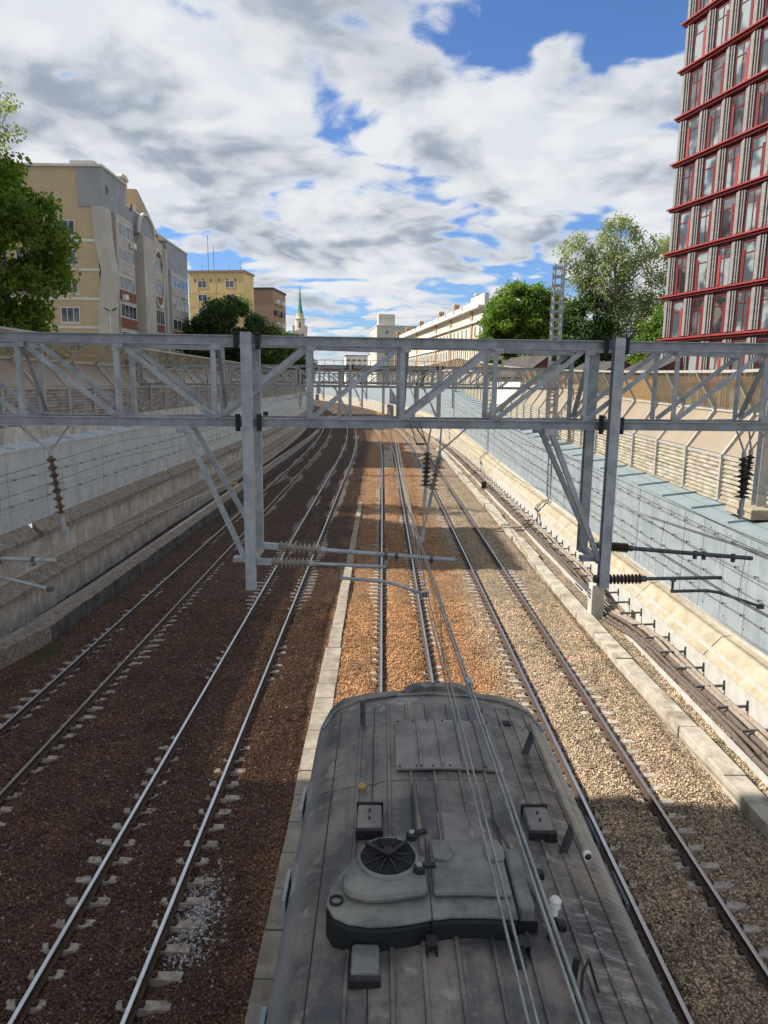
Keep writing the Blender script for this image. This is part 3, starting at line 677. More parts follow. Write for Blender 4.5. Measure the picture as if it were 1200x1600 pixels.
# ================================================================== GANTRIES
def insulator_pr(L, r0, r1, n):
    pr = [(0, r0)]
    for i in range(n):
        a = L*(i+.15)/n; pr += [(a, r0), (a+L*.25/n, r1), (a+L*.45/n, r1*.92), (a+L*.6/n, r0)]
    return pr+[(L, r0)]
PANEL = 1.42; XK = [-1.22+PANEL*k for k in range(-10, 10)]
ZT, ZB, DY = 9.62, 8.40, .76
def gantry(label, first):
    t = thing('gantry', (0, 0, 0), label, 'gantry', 'steel gantries across the railway')
    x0, x1 = XK[0]-.3, XK[-1]-.6
    for yy in (0, DY):
        for z in (ZT, ZB):
            m = MB(); m.channel((x0, yy, z), (x1, yy, z), .10, .14, .012, up=(0, 0, 1)); m.build('chord', 'galv', t)
    for k, x in enumerate(XK):
        for yy in (0, DY):
            s = -1 if yy == 0 else 1
            m = MB().angle((x, yy+s*.0, ZB+.075), (x, yy, ZT-.075), .075, .012, up=(0, 1, 0)); m.build('vertical', 'galv', t)
            if k < len(XK)-1:
                if x < -2.8: p, q = (x+.05, yy-.05*s, ZT-.08), (XK[k+1]-.05, yy-.05*s, ZB+.08)
                else: p, q = (x+.05, yy-.05*s, ZB+.08), (XK[k+1]-.05, yy-.05*s, ZT-.08)
                m = MB().angle(p, q, .075, .012, up=(0, 1, 0)); m.build('diagonal', 'galv', t)
                m = MB()
                if k % 2 == 0 and yy == 0:
                    MB().angle((x, .05, ZB+.06), (XK[k+1], DY-.05, ZB+.06), .06, .01).build('lateral_brace', 'galv', t)
                    MB().angle((x, .05, ZT-.1), (XK[k+1], DY-.05, ZT-.1), .06, .01).build('lateral_brace', 'galv', t)
        if -9 < x < 9:
            for z, dz in ((ZT-.13, 0), (ZB+.13, 0)):
                m = MB(); m.box((x+.045, -.058, z+(.02 if z > 9 else -.02)), (.13, .006, .07))
                for bx_ in (0, .04, .085): m.lathe((x+bx_, -.061, z+(.02 if z > 9 else -.02)), (0, -1, 0), [(0, .011), (.012, .009)], 6)
                m.build('gusset_plate', 'galv', t)
        if k % 2 == 1: MB().angle((x+.07, .05, ZT-.12), (x+.07, DY-.05, ZB+.12), .06, .01).build('cross_brace', 'galv', t)
    # drop posts with their struts and clamps
    for x in (-8.3, -2.13, 3.47):
        for yy, zb in ((-.16, 5.82), (DY+.16, 6.16)):
            m = MB(); m.channel((x, yy, zb), (x, yy, 9.72), .155, .13, .014, up=(0, 1, 0))
            m.box((x, yy, 9.723), (.15, .125, .006))
            m.box((x, yy-.07, zb+.12), (.15, .02, .24)); m.build('drop_post', 'galv', t)
            for sx in (-.16, .16):
                for z in (ZT, ZB):
                    m = MB(); yc = yy+(.16 if yy < 0 else -.16)
                    m.box((x+sx, yc-.075*(1 if yy < 0 else -1), z), (.075, .012, .26))
                    for dz in (-.1, .1): m.lathe((x+sx, yc-.09, z+dz), (0, -1, 0), [(0, .022), (.03, .022)], 6)
                    m.build('clamp', 'black', t)
            m = MB(); m.beam((x-.95, yy*.6, 8.30), (x-.07, yy*.75, 6.25 if yy < 0 else 6.6), .075, .075, up=(0, 1, 0)); m.box((x-.97, yy*.55, 8.30), (.2, .14, .1)); m.build('strut', 'galv', t)
        m = MB(); m.box((x, DY/2, 6.22), (.14, DY+.3, .08)); m.box((x-.16, .1, 6.24), (.28, .18, .07)); m.build('post_tie', 'galv', t)
    # end columns
    for x, zb in ((XK[0], 6.4), (XK[-1]-.9, 4.9)):
        m = MB()
        for dx in (-.22, .22):
            for yy in (.05, DY-.05): m.angle((x+dx, yy, zb), (x+dx, yy, 10.1), .1, .014, up=(0, 1, 0))
        z = zb+.3
        while z < 10:
            m.beam((x-.22, .03, z), (x+.22, .03, z), .06, .08); m.beam((x-.22, DY-.03, z), (x+.22, DY-.03, z), .06, .08); z += .42
        m.build('column', 'galv', t)
    return t
g1 = gantry('large steel lattice gantry in front, crossing the whole picture above the locomotive', True)
g1.location = (0, 11, 0); g1.rotation_euler = (0, 0, .052)
more = [(45, .42, 'second steel gantry seen through the front one, joined to the tall lattice mast'), (72, .62, 'third steel gantry, small behind the second one'), (104, .8, 'fourth steel gantry, tiny before the brown bridge')]
for y, dz, lb in more:
    g = copy_tree(g1); g.location = (S(y), y, dz); g.rotation_euler = (0, 0, .02 if y < 90 else .06); g['label'] = lb
def gy(x, back=0): return 11+.052*x+back
# ------------------------------------------------------------------ insulator strings hung from the front gantry
def ins_string(xa, xb, xm, zm, length, label, mt, zend, xend, y):
    t = thing('insulator_string', (xm, y, zm), label, 'insulator', 'insulator strings under the front gantry')
    m = MB()
    for xx in (xa, xb): m.tube([(xx-xm, 0, 8.32-zm), ((xx-xm)*.35, 0, .16), (0, 0, .03)], .014, 6)
    m.box((0, 0, 0), (.05, .05, .08)); m.build('hanger', 'galv', t)
    d = Vector((xend-xm, 0, zend-zm)).normalized()
    m = MB().lathe((0, 0, -.04), d, insulator_pr(length, .03, .075, 7), 14); m.build('insulator', mt, t, smooth=True)
    m = MB().lathe(Vector((0, 0, -.04))+d*length*.47, d, [(0, .02), (.03, .13), (.05, .03)], 14); m.lathe(Vector((0, 0, -.04))+d*length, d, [(0, .02), (.03, .12), (.05, .03)], 14); m.build('shed', mt, t, smooth=True)
    m = MB().tube([Vector((0, 0, -.04))+d*length, (xend-xm, 0, zend-zm)], .014, 6); m.box(Vector((0, 0, -.04))+d*(length+.25), (.05, .05, .3), d.to_track_quat('Z', 'Y').to_matrix()); m.box((xend-xm, 0, zend-zm), (.07, .1, .07)); m.build('link_rod', 'galv', t)
    return t
ins_string(.44, .66, .62, 8.0, .5, 'upright brown insulator string left of its twin above the locomotive track', 'porcelain', 6.55, .56, gy(.6, .1))
ins_string(.86, 1.28, .84, 7.9, .52, 'leaning insulator string with a pale disc right of its twin above the locomotive track', 'porc_grey', 6.58, .60, gy(.85, .5))
ins_string(-5.6, -4.85, -5.16, 7.9, .85, 'long brown insulator string hanging before the shaded left wall', 'porcelain', 6.7, -5.02, gy(-5.1, .1))
ins_string(5.58, 5.86, 5.73, 7.95, .62, 'left one of the black insulator strings hanging before the right noise barrier', 'black', 7.0, 5.78, gy(5.8, .1))
ins_string(5.98, 6.3, 6.05, 7.95, .62, 'right one of the black insulator strings hanging before the right noise barrier', 'black', 6.95, 5.98, gy(5.9, .5))
# ------------------------------------------------------------------ cantilever arms
def arm(name, label, x0, x1, xe, z0, z1, y, ins_mt, tube_mt, r=.036, clamp=True):
    t = thing(name, (x0, y, z0), label, 'bracket arm', 'overhead wire arms on the front gantry')
    d = Vector((xe-x0, 0, z1-z0)).normalized()
    m = MB().lathe((0, 0, 0), d, insulator_pr(x1-x0, .04, .085, 9), 14); m.build('insulator', ins_mt, t, smooth=True)
    m = MB().box(d*-.12, (.26, .1, .09), d.to_track_quat('X', 'Z').to_matrix()); m.lathe(d*(x1-x0), d, [(0, .05), (.07, .05)], 10); m.build('end_fitting', 'galv' if tube_mt == 'galv' else 'dark_galv', t)
    m = MB().tube([d*(x1-x0), d*(xe-x0)], r, 12); m.build('tube', tube_mt, t, smooth=True)
    if clamp:
        m = MB()
        for q in (.60, .66, .86): m.lathe(d*((xe-x0)*q), d, [(0, r*1.5), (.05, r*1.5)], 10); m.box(d*((xe-x0)*q)+Vector((.025, 0, -r*1.6)), (.05, .05, .07))
        m.build('tube_clamp', 'dark_galv', t)
    return t
def steady(label, pts, y, mt):
    t = thing('steady_arm', (pts[0][0], y, pts[0][1]), label, 'steady arm', 'steady arms of the overhead wires')
    P = [(x-pts[0][0], 0, z-pts[0][1]) for x, z in pts]
    m = MB().tube(P, .026, 10); m.build('arm_tube', mt, t, smooth=True)
    m = MB().beam((0.02, 0, 0), (0.02, 0, .2), .03, .03, up=(0, 1, 0)); m.box((.02, 0, .2), (.07, .07, .06)); m.build('hanger', mt, t)
    m = MB().box(P[-1], (.1, .06, .07)); m.build('wire_clip', 'dark_galv', t)
arm('cantilever_arm', 'upper grey bracket arm reaching over the locomotive track', -1.72, -1.05, 1.08, 6.44, 6.25, gy(0, .0), 'porc_grey', 'galv')
arm('cantilever_arm', 'lower short grey bracket arm with a ribbed insulator left of the locomotive track', -1.80, -1.22, -.02, 6.24, 6.18, gy(-1, -.15), 'porc_grey', 'galv', .028, False)
steady('bent grey steady arm holding the wire above the locomotive track', [(-.74, 5.98), (-.2, 5.94), (.02, 5.92), (.62, 5.72)], gy(0, -.15), 'galv')
arm('cantilever_arm', 'upper dark bracket arm reaching right before the sunlit blue wall', 3.62, 4.0, 6.08, 6.40, 6.22, gy(5, .2), 'porcelain', 'dark_galv')
arm('cantilever_arm', 'lower dark bracket arm with a long ribbed insulator before the cream ledge', 3.60, 4.13, 5.42, 5.93, 5.98, gy(5, -.15), 'porcelain', 'dark_galv', .03, False)
steady('bent dark steady arm ending before the sunlit blue wall', [(4.62, 5.74), (5.2, 5.76), (5.4, 5.73), (6.1, 5.5)], gy(5, -.15), 'dark_galv')
arm('cantilever_arm', 'grey bracket arm coming in at the left edge before the shaded wall', -7.9, -7.3, -5.22, 6.26, 6.2, gy(-6, .2), 'porc_grey', 'galv')
steady('grey steady arm at the left edge before the shaded ledge', [(-6.9, 6.02), (-6.2, 6.02), (-5.9, 5.99), (-5.2, 5.82)], gy(-6, -.1), 'galv')
m = MB(); m.beam((-.05, 0, .16), (.08, 0, -.22), .012, .10, up=(0, 1, 0)); m.beam((.1, 0, .16), (.23, 0, -.22), .012, .10, up=(0, 1, 0)); m.beam((.2, 0, -.2), (.06, 0, -.2), .03, .03, up=(0, 1, 0))
tag(m.build('rusty_bracket', 'rust', loc=(.36, gy(.4, -.12), 8.3)), 'rusty slotted bracket hooked on the lower chord of the front gantry', 'bracket')
# ------------------------------------------------------------------ overhead wires
def wires(tx, label, contact, mess, sup):
    t = thing('overhead_wire', (tx, 0, 6), label, 'overhead wire', 'overhead wires above the tracks')
    def zc(y): return 5.74+max(0, 11-y)*.03
    def zm(y):
        if y < 11: return 6.55+(11-y)*.03
        s = sup; k = 0
        for a, b in zip(s[:-1], s[1:]):
            if a <= y <= b:
                u = (y-a)/(b-a); L = b-a; return 6.55-.62*min(1, L/34)*4*u*(1-u)
        return 6.55
    def st(y):
        for i, (a, b) in enumerate(zip(sup[:-1], sup[1:])):
            if a <= y <= b:
                u = (y-a)/(b-a); sgn = 1 if i % 2 else -1; return sgn*(-.1+.2*u)
        return 0
    def sm(y): return st(y)*.6 if y > 11 else -.06+(11-y)*.013
    ys = list(np.arange(-4, 62, 1.))+list(np.arange(62, 200, 4.))
    for dx in contact: MB().tube([(st(y)+dx+S(y), y, zc(y)-6) for y in ys], .0095, 6).build('contact_wire', 'wire_bright', t)
    for dx in mess: MB().tube([(sm(y)+dx+S(y), y, zm(y)-6) for y in ys], .0095, 6).build('messenger_wire', 'wire_bright', t)
    for y in np.arange(7.4, 100, 3.2):
        MB().tube([(st(y)+contact[0]+S(y), y, zc(y)-6), (sm(y)+mess[0]+S(y), y, zm(y)-6)], .004, 4).build('dropper', 'wire', t)
    MB().box((mess[-1]+sm(5.2), 5.2, zm(5.2)-6), (.04, .09, .04)).build('wire_clamp', 'galv', t)
sup = [-34, 11, 45, 72, 104, 140, 180, 220]
wires(.73, 'overhead wires running over the locomotive roof', (-.03, .015), (-.17, -.145), sup)
wires(5.55, 'overhead wires above the rightmost track, before the blue wall', (.0, .05), (.02, .1), sup)
wires(-4.7, 'overhead wires above the second track from the left', (.0, .05), (.02,), sup)
wires(-9.3, 'overhead wires above the leftmost track', (.0,), (.02,), sup)
t = thing('feeder_cable', (9.2, 6, 6.4), 'pair of long black feeder cables sagging past the blue wall', 'cable')
for i, (dx, dz) in enumerate(((0, 0), (.25, .5), (-.8, -.5))):
    MB().tube([(dx+S(y), y-6, dz-.5*math.sin((y % 34)/34*math.pi)) for y in np.arange(6, 140, 2.)], .010, 5).build('cable', 'black', t)
t = thing('feeder_cable', (-12.6, 6, 5.4), 'thin black feeder cables sagging before the shaded left wall', 'cable')
for i, (dx, dz) in enumerate(((0, 0), (.1, .8))):
    MB().tube([(dx+S(y), y-6, dz-.35*math.sin((y % 34)/34*math.pi)) for y in np.arange(6, 140, 2.)], .010, 5).build('cable', 'black', t)
# ------------------------------------------------------------------ column, masts, concrete blocks on the right wall
t = thing('steel_column', (11.55, 21.6, 5.08), 'single plain steel column standing on the right wall at the picture edge', 'column')
MB().channel((0, 0, .35), (0, 0, 5.1), .3, .34, .02, up=(0, 1, 0)).build('shaft', 'galv', t)
MB().channel((.5, .5, .35), (.5, .5, 5.1), .3, .34, .02, up=(0, 1, 0)).build('shaft', 'galv', t)
MB().box((.25, .25, .16), (1.5, 1.6, .32)).build('footing', 'conc_cream', t, bevel=.03)
m = MB(); [m.beam((0, 0, z), (.5, .5, z), .06, .12) for z in (1.2, 2.4, 3.6, 4.8)]; m.build('tie_plate', 'galv', t)
def mast(name, loc, H, w, label, rung=.55):
    t = thing(name, loc, label, 'mast')
    for dx in (-w/2, w/2):
        for dy in (-w/2, w/2): MB().angle((dx, dy, 0), (dx, dy, H), .11, .016, up=(0, 1, 0), sx=1 if dx < 0 else -1).build('leg', 'galv', t)
    z = .4
    while z < H-.1:
        m = MB()
        for dy in (-w/2, w/2): m.beam((-w/2, dy, z), (w/2, dy, z), .02, .12)
        for dx in (-w/2, w/2): m.beam((dx, -w/2, z), (dx, w/2, z+rung*.8), .02, .07)
        m.build('batten', 'galv', t); z += rung
    m = MB(); m.box((0, 0, H*.55), (w+.16, w+.16, .12)); m.build('collar', 'rust', t)
    MB().box((0, 0, .1), (w+.5, w+.5, .3)).build('footing', 'conc', t)
mast('lattice_mast', (11.35, 48.5, 5.2), 11.6, .58, 'tall lattice mast rising above the trees on the right wall')
# small white footing blocks below the front gantry's right drop post, on the ground
t = thing('post_footing', (8.5, 27.2, -.2), 'white concrete footing with a slatted steel step beside the pipes', 'footing')
MB().box((0, 0, .75), (.5, .5, 1.5)).build('block', 'conc_white', t, bevel=.015)
m = MB(); [m.box((-.6+.16*i, .4, 1.25+.0), (.05, 1.0, .05)) for i in range(5)]; m.build('slat', 'dark_galv', t)
# tall post carrying the right wall's cable branch
t = thing('junction_post', (7.3, 62, 0), 'small pole with a black box on the kerb far down the right side', 'post')
MB().tube([(1.6, 0, 0), (1.6, 0, 1.5), (1.2, .6, 2.3)], .06, 8).build('pole', 'galv', t); MB().box((1.6, -.15, .35), (.4, .3, .6)).build('box', 'black', t)

# ================================================================== LOCOMOTIVE
LX = .62; LF = 9.62
lo = thing('locomotive', (LX, 0, .17), 'sooty grey roofed electric locomotive filling the foreground', 'locomotive')
half = [(1.575, 1.0), (1.575, 3.75), (1.565, 3.98), (1.525, 4.19), (1.44, 4.35), (1.29, 4.46), (1.0, 4.53), (.6, 4.575), (0, 4.60)]
ring = half+[(-x, z) for x, z in reversed(half[:-1])]
m = MB(); k = len(ring); secs = [(-9.5, 1, 0), (-4, 1, 0), (0, 1, 0), (4, 1, 0), (7, 1, 0), (8.75, 1, 0), (9.05, .993, .004), (9.3, .97, .015), (9.46, .94, .035), (9.56, .90, .075), (9.63, .84, .16), (9.68, .80, .3), (9.85, .78, .75), (10.05, .80, 1.6), (10.05, .82, 2.5)]
for y, s, dz in secs:
    for x, z in ring:
        zz = z if z <= 1.01 else max(1.0, z-dz if z > 3 else z-dz*.2)
        m.v.append((x*s, y, zz))
for i in range(len(secs)-1):
    for j in range(k):
        a = i*k+j; b = i*k+(j+1) % k; z = max(ring[j][1], ring[(j+1) % k][1]); zmin = min(ring[j][1], ring[(j+1) % k][1])
        m.use(0 if zmin >= 3.7 else 1); m.face((a, b, b+k, a+k))
m.use(1); m.face([j for j in range(k)]); m.face([(len(secs)-1)*k+j for j in range(k)])
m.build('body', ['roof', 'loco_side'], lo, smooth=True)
def rz(x):  # roof height at offset x from the centre line
    x = abs(x); pts = [(0, 4.60), (.6, 4.575), (1.0, 4.53), (1.29, 4.46), (1.44, 4.35), (1.525, 4.19)]
    for (a, za), (b, zb) in zip(pts[:-1], pts[1:]):
        if a <= x <= b: return za+(zb-za)*(x-a)/(b-a)
    return 4.1
# ribs and seams
for x in (-.94, -.60, -.36, -.10, .18, .46, .85, 1.02):
    m = MB(); m.prof([(x, -8, rz(x)-.004), (x, 8.95, rz(x)-.004)], [(-.022, 0), (.022, 0), (.014, .028), (-.014, .028)]); m.build('roof_rib', 'roof', lo, smooth=True)
for y in (-3.2, .8, 3.05, 3.9, 7.05):
    m = MB()
    n = 14; xs = np.linspace(-1.5, 1.5, 41)
    m.prof([(x, y+(.05 if abs(x) < .7 else 0), rz(x)+.001) for x in xs], [(-.018, -.01), (.018, -.01), (.012, .010), (-.012, .010)]); m.build('roof_seam', 'roof', lo, smooth=True)
for x in (-1.22, -.78, 1.2):
    m = MB(); m.prof([(x, -8, rz(x)), (x, 8.9, rz(x))], [(-.006, -.004), (.006, -.004), (.006, .004), (-.006, .004)]); m.build('roof_seam', 'black', lo)
for x, step in ((-1.20, .11), (-.80, .16), (1.18, .11)):
    m = MB()
    for y in np.arange(3, 8.6, step): m.lathe((x+.03, y, rz(x)+.001), (0, 0, 1), [(0, .009), (.006, .006)], 5)
    m.build('rivet_row', 'roof', lo)
for y in (3.9, 7.05):
    m = MB()
    for x in np.arange(-1.3, 1.31, .09): m.lathe((x, y-.05, rz(x)+.002), (0, 0, 1), [(0, .008), (.006, .005)], 5)
    m.build('rivet_row', 'roof', lo)
# front visor lip
m = MB(); m.prof([(-.36, 9.38, 4.54), (-.27, 9.50, 4.575), (-.14, 9.55, 4.59), (.36, 9.55, 4.59), (.5, 9.50, 4.57), (.6, 9.38, 4.53)], [(-.10, -.09), (.10, -.09), (.07, .02), (-.05, .03)]); m.build('visor', 'roof', lo, smooth=True)
m = MB(); m.prof([(-1.45, 8.7, 4.34), (-1.3, 9.0, 4.44), (-1.0, 9.16, 4.52), (-.5, 9.24, 4.56), (0, 9.26, 4.58), (.5, 9.24, 4.56), (1.0, 9.16, 4.52), (1.3, 9.0, 4.44), (1.45, 8.7, 4.34)], [(-.02, -.02), (.02, -.02), (.02, .028), (-.02, .028)]); m.build('gutter', 'roof', lo, smooth=True)
# hatch panel
m = MB(); xs = np.linspace(-.52, .68, 13)
m.poly([(x, 7.25, rz(x)+.05) for x in xs]+[(x, 7.25, rz(x)+.02) for x in reversed(xs)], (0, 1.15, 0)); h = m.build('roof_hatch', 'hatch', lo, bevel=.006)
m = MB()
for x in (-.24, .0, .24, .48): m.prof([(x, 7.28, rz(x)+.048), (x, 8.38, rz(x)+.048)], [(-.02, 0), (.02, 0), (.012, .028), (-.012, .028)])
m.build('hatch_rib', 'hatch', h, smooth=True)
m = MB()
for x in np.linspace(-.48, .64, 7):
    for y in (7.29, 8.36): m.lathe((x, y, rz(x)+.045), (0, 0, 1), [(0, .014), (.015, .012)], 6)
m.build('hatch_bolt', 'black', h)
m = MB(); m.box((0.08, 6.15, rz(.08)+.012), (.42, .62, .014)); m.build('patch_plate', 'hatch', lo, bevel=.004)
tag(lo.children[-1], 'reddish primer patch plate')
# vent boxes
for x in (-.80, .86):
    b = MB().box((0, 0, .06), (.24, .38, .10)); b = b.build('vent_box', 'hatch', lo, bevel=.025, loc=(x, 6.33, rz(x)))
    m = MB(); m.box((0, -.2, .045), (.26, .05, .10)); [m.lathe((dx, -.226, .045), (0, -1, 0), [(0, .012), (.015, .01)], 6) for dx in (-.07, 0, .07)]; m.build('vent_lip', 'black', b, bevel=.01); MB().box((0, .2, .065), (.27, .03, .12)).build('vent_flap', 'black', b, bevel=.01)
    m = MB(); [m.lathe((0, dy, .10), (0, 0, 1), [(0, .012), (.04, .008)], 6) for dy in (-.06, .06)]; m.build('stud', 'black', b)
b = MB().box((0, .03, .05), (.21, .28, .09)).build('vent_box', 'housing', lo, bevel=.025, loc=(-.80, 4.56, rz(.8)))
m = MB(); m.box((0, -.13, .035), (.23, .05, .08)); m.build('vent_lip', 'black', b, bevel=.01)
# fan housing (stepped S shaped cover) ----------------------------------------------------------
hx = lambda u: u
yb = 5.02
def outline():
    rear = [(-1.12, 4.96), (-1.06, 4.83), (-.94, 4.76), (-.78, 4.73), (-.62, 4.74), (-.45, 4.77), (-.3, 4.81), (-.15, 4.835), (.1, 4.84), (.38, 4.82)]
    front = [(.38, 5.74), (-.35, 5.76), (-.55, 5.75), (-.80, 5.60), (-1.0, 5.36), (-1.1, 5.14)]
    return rear+front
o1 = outline()
hs = MB().use(0).poly([(x, y, 4.30) for x, y in o1], (0, 0, .46)); fh = hs.build('fan_housing', 'housing_dark', lo, smooth=False, bevel=.03)
MB().poly([(x, y, 4.762) for x, y in o1], (0, 0, .035)).build('housing_lid', 'housing', fh, bevel=.03)
ins = [(-1.0, 5.04), (-.93, 4.97), (-.79, 4.93), (-.62, 4.94), (-.45, 4.98), (-.31, 5.01), (-.31, 5.7), (-.55, 5.7), (-.78, 5.55), (-.95, 5.36), (-1.0, 5.2)]
MB().poly([(x, y, 4.798) for x, y in ins], (0, 0, .10)).build('fan_plinth', 'housing', fh, bevel=.05)
mr = [(-.27, 5.02), (.05, 5.03), (.36, 5.01), (.36, 5.7), (-.27, 5.7)]
MB().poly([(x, y, 4.798) for x, y in mr], (0, 0, .06)).build('housing_cover', 'housing', fh, bevel=.04)
MB().b2((.39, 4.93, 4.45), (.53, 5.66, 4.80)).build('end_cover', 'housing', fh, bevel=.03)
MB().b2((.395, 4.915, 4.32), (.55, 4.928, 4.68)).build('end_skirt', 'housing_dark', fh)
c = Vector((-.63, 5.36, 4.892))
m = MB().lathe(c, (0, 0, 1), [(-.01, .268), (.015, .266), (.032, .255), (.032, .232), (.005, .227), (.004, .01)], 40); m.build('fan_ring', 'housing', fh, smooth=True)
m = MB()
for i in range(10):
    a = i*math.pi/5; d = Vector((math.cos(a), math.sin(a), 0)); m.beam(c+d*.05+Vector((0, 0, .05)), c+d*.23+Vector((0, 0, .05)), .010, .014)
for r in (.05, .075, .10, .125, .15, .175, .2, .22):
    m.prof([c+Vector((r*math.cos(a), r*math.sin(a), .044)) for a in np.linspace(0, 2*math.pi, 33)], [(-.003, -.003), (.003, -.003), (.003, .003), (-.003, .003)])
m.box(c+Vector((0, .02, .062)), (.09, .09, .02), Matrix.Rotation(.78, 3, 'Z')); m.beam(c+Vector((-.19, .13, .066)), c+Vector((0, -.03, .066)), .03, .02); m.beam(c+Vector((.16, .15, .066)), c+Vector((0, -.03, .066)), .03, .02)
m.build('fan_grille', 'black', fh)
MB().lathe(c+Vector((0, 0, .016)), (0, 0, 1), [(0, .226), (.004, .226)], 32).build('fan_pit', 'housing_dark', fh)
for dx, dy, rot in ((.21, .28, .4), (.255, -.15, .1)):
    m = MB().lathe(c+Vector((dx, dy, -.08)), (0, 0, 1), [(0, .05), (.13, .05), (.14, .04)], 12); m.box(c+Vector((dx+.06, dy+.02, .045)), (.15, .05, .03), Matrix.Rotation(rot, 3, 'Z')); l = m.build('latch', 'black', fh)
    MB().lathe(c+Vector((dx, dy, .06)), (0, 0, 1), [(0, .026), (.012, .026)], 10).build('latch_cap', 'galv', l)
for x, y in ((-.165, 5.5), (.285, 5.5)):
    xs = [(math.copysign(abs(math.cos(a))**.6, math.cos(a))*.085+x, math.copysign(abs(math.sin(a))**.6, math.sin(a))*.12+y) for a in np.linspace(0, 2*math.pi, 25)[:-1]]
    MB().poly([(a, b, 4.855) for a, b in xs], (0, 0, .03)).build('oval_cover', 'housing', fh, bevel=.012)
m = MB(); m.prof([(.05*math.cos(a)-1.04, .05*math.sin(a)+4.98, 4.81) for a in np.linspace(0, 2*math.pi, 21)], [(-.008, -.008), (.008, -.008), (.008, .008), (-.008, .008)]); m.build('lifting_ring', 'black', fh)
MB().b2((-.296, 4.79, 4.30), (-.288, 5.77, 4.80)).build('housing_gap', 'black', fh); MB().b2((.38, 4.815, 4.30), (.388, 5.72, 4.81)).build('housing_gap', 'black', fh)
for x in (-.30, .40):
    m = MB(); m.b2((x-.045, 4.66, 4.55), (x+.045, 4.79, 4.58)); m.b2((x-.045, 4.66, 4.58), (x-.03, 4.77, 4.68)); m.b2((x+.03, 4.66, 4.58), (x+.045, 4.77, 4.68)); m.b2((x-.045, 4.66, 4.68), (x+.045, 4.77, 4.69)); m.b2((x-.03, 4.62, 4.45), (x+.03, 4.72, 4.56))
    m.build('housing_foot', 'black', fh)
MB().tube([(-.34, 5.42, 4.92), (-.34, 6.9, 4.64)], .028, 10).build('vent_pipe', 'roof', fh, smooth=True)
# hand rail along the right shoulder
hp = MB().tube([(1.12, 7.95, 4.80), (1.11, 7.9, 4.83), (1.10, 5.5, 4.83)], .036, 12).build('rail_pipe', 'porc_grey', lo, smooth=True)
m = MB()
for y in (7.78, 5.98): m.tube([(1.0, y, 4.46), (1.10, y, 4.80)], .04, 10); m.box((1.0, y, 4.50), (.14, .14, .03))
m.build('pipe_post', 'dark_galv', hp, smooth=True)
m = MB(); m.lathe((1.10, 5.5, 4.83), (0, -1, 0), [(-.04, .039), (.0, .039)], 14); m.build('pipe_end', 'white_por', hp); MB().lathe((1.10, 5.4995, 4.83), (0, -1, 0), [(0, .028), (.002, .028)], 14).build('pipe_mouth', 'black', hp)
# horn stub, cap, small fittings
MB().tube([(-.92, 8.45, 4.48), (-.93, 8.47, 4.86)], .032, 10).build('antenna_stub', 'dark_galv', lo, smooth=True)
MB().lathe((-.90, 6.98, 4.50), (.05, -.2, 1), [(0, .03), (.04, .03), (.05, .045), (.10, .045), (.12, .02)], 10).build('valve_cap', 'ochre', lo, smooth=True)
MB().lathe((.62, 8.75, 4.56), (0, 0, 1), [(0, .025), (.06, .025)], 8).build('small_fitting', 'black', lo); MB().box((.9, 8.5, 4.55), (.14, .1, .04)).build('small_fitting', 'black', lo, bevel=.01)
for x, y in ((.72, 5.6), (.72, 4.3), (.36, 4.6), (.76, 5.0)): MB().box((x, y, 4.58), (.06, .08, .06)).build('small_fitting', 'black', lo)
# insulator posts on the roof with a bus conduit
m = MB().tube([(.64, 4.88, 4.52), (.66, 4.88, 4.78)], .028, 8); m.lathe((.64, 4.88, 4.52), (0, 0, 1), [(0, .07), (.02, .07), (.03, .03)], 10); p = m.build('bus_post', 'black', lo, smooth=True)
MB().lathe((.66, 4.88, 4.78), (.08, .1, 1), [(0, .03), (.06, .03), (.065, .045), (.12, .047), (.14, .03)], 12).build('white_insulator', 'white_por', p, smooth=True)
m = MB().tube([(.70, 4.45, 4.52), (.74, 4.5, 4.74)], .026, 8); m.lathe((.69, 4.45, 4.52), (0, 0, 1), [(0, .08), (.02, .08), (.03, .03)], 10); m.build('bus_post', 'black', lo, smooth=True)
m = MB().tube([(.42, 6.45, 4.62), (.48, 5.8, 4.68), (.64, 4.88, 4.68), (.72, 4.2, 4.64), (.76, 3.4, 4.61), (.78, 0, 4.61)], .016, 8); m.build('bus_cable', 'dark_galv', lo, smooth=True)
m = MB().tube([(.86, 4.35, 4.60), (.80, 4.42, 4.80), (.72, 4.3, 4.80), (.66, 4.1, 4.7), (.64, 3.9, 4.58)], .011, 8); m.build('looped_hose', 'black', lo, smooth=True)
m = MB().tube([(.62, 6.35, 4.66), (.63, 5.2, 4.66), (.70, 4.2, 4.62), (.7, -3, 4.62)], .014, 6); m.build('bus_cable', 'black', lo, smooth=True)
# steps on both shoulders
for sx, ys in ((-1, (7.35, 5.95)), (1, (6.85, 5.95))):
    for y in ys:
        m = MB(); m.box((sx*1.47, y, 4.27), (.10, .46, .03), Matrix.Rotation(sx*.9, 3, 'Y')); m.box((sx*1.40, y, 4.34), (.05, .44, .03), Matrix.Rotation(sx*.7, 3, 'Y')); m.box((sx*1.57, y, 4.08), (.03, .44, .22)); m.build('roof_step', 'galv' if sx < 0 else 'dark_galv', lo)
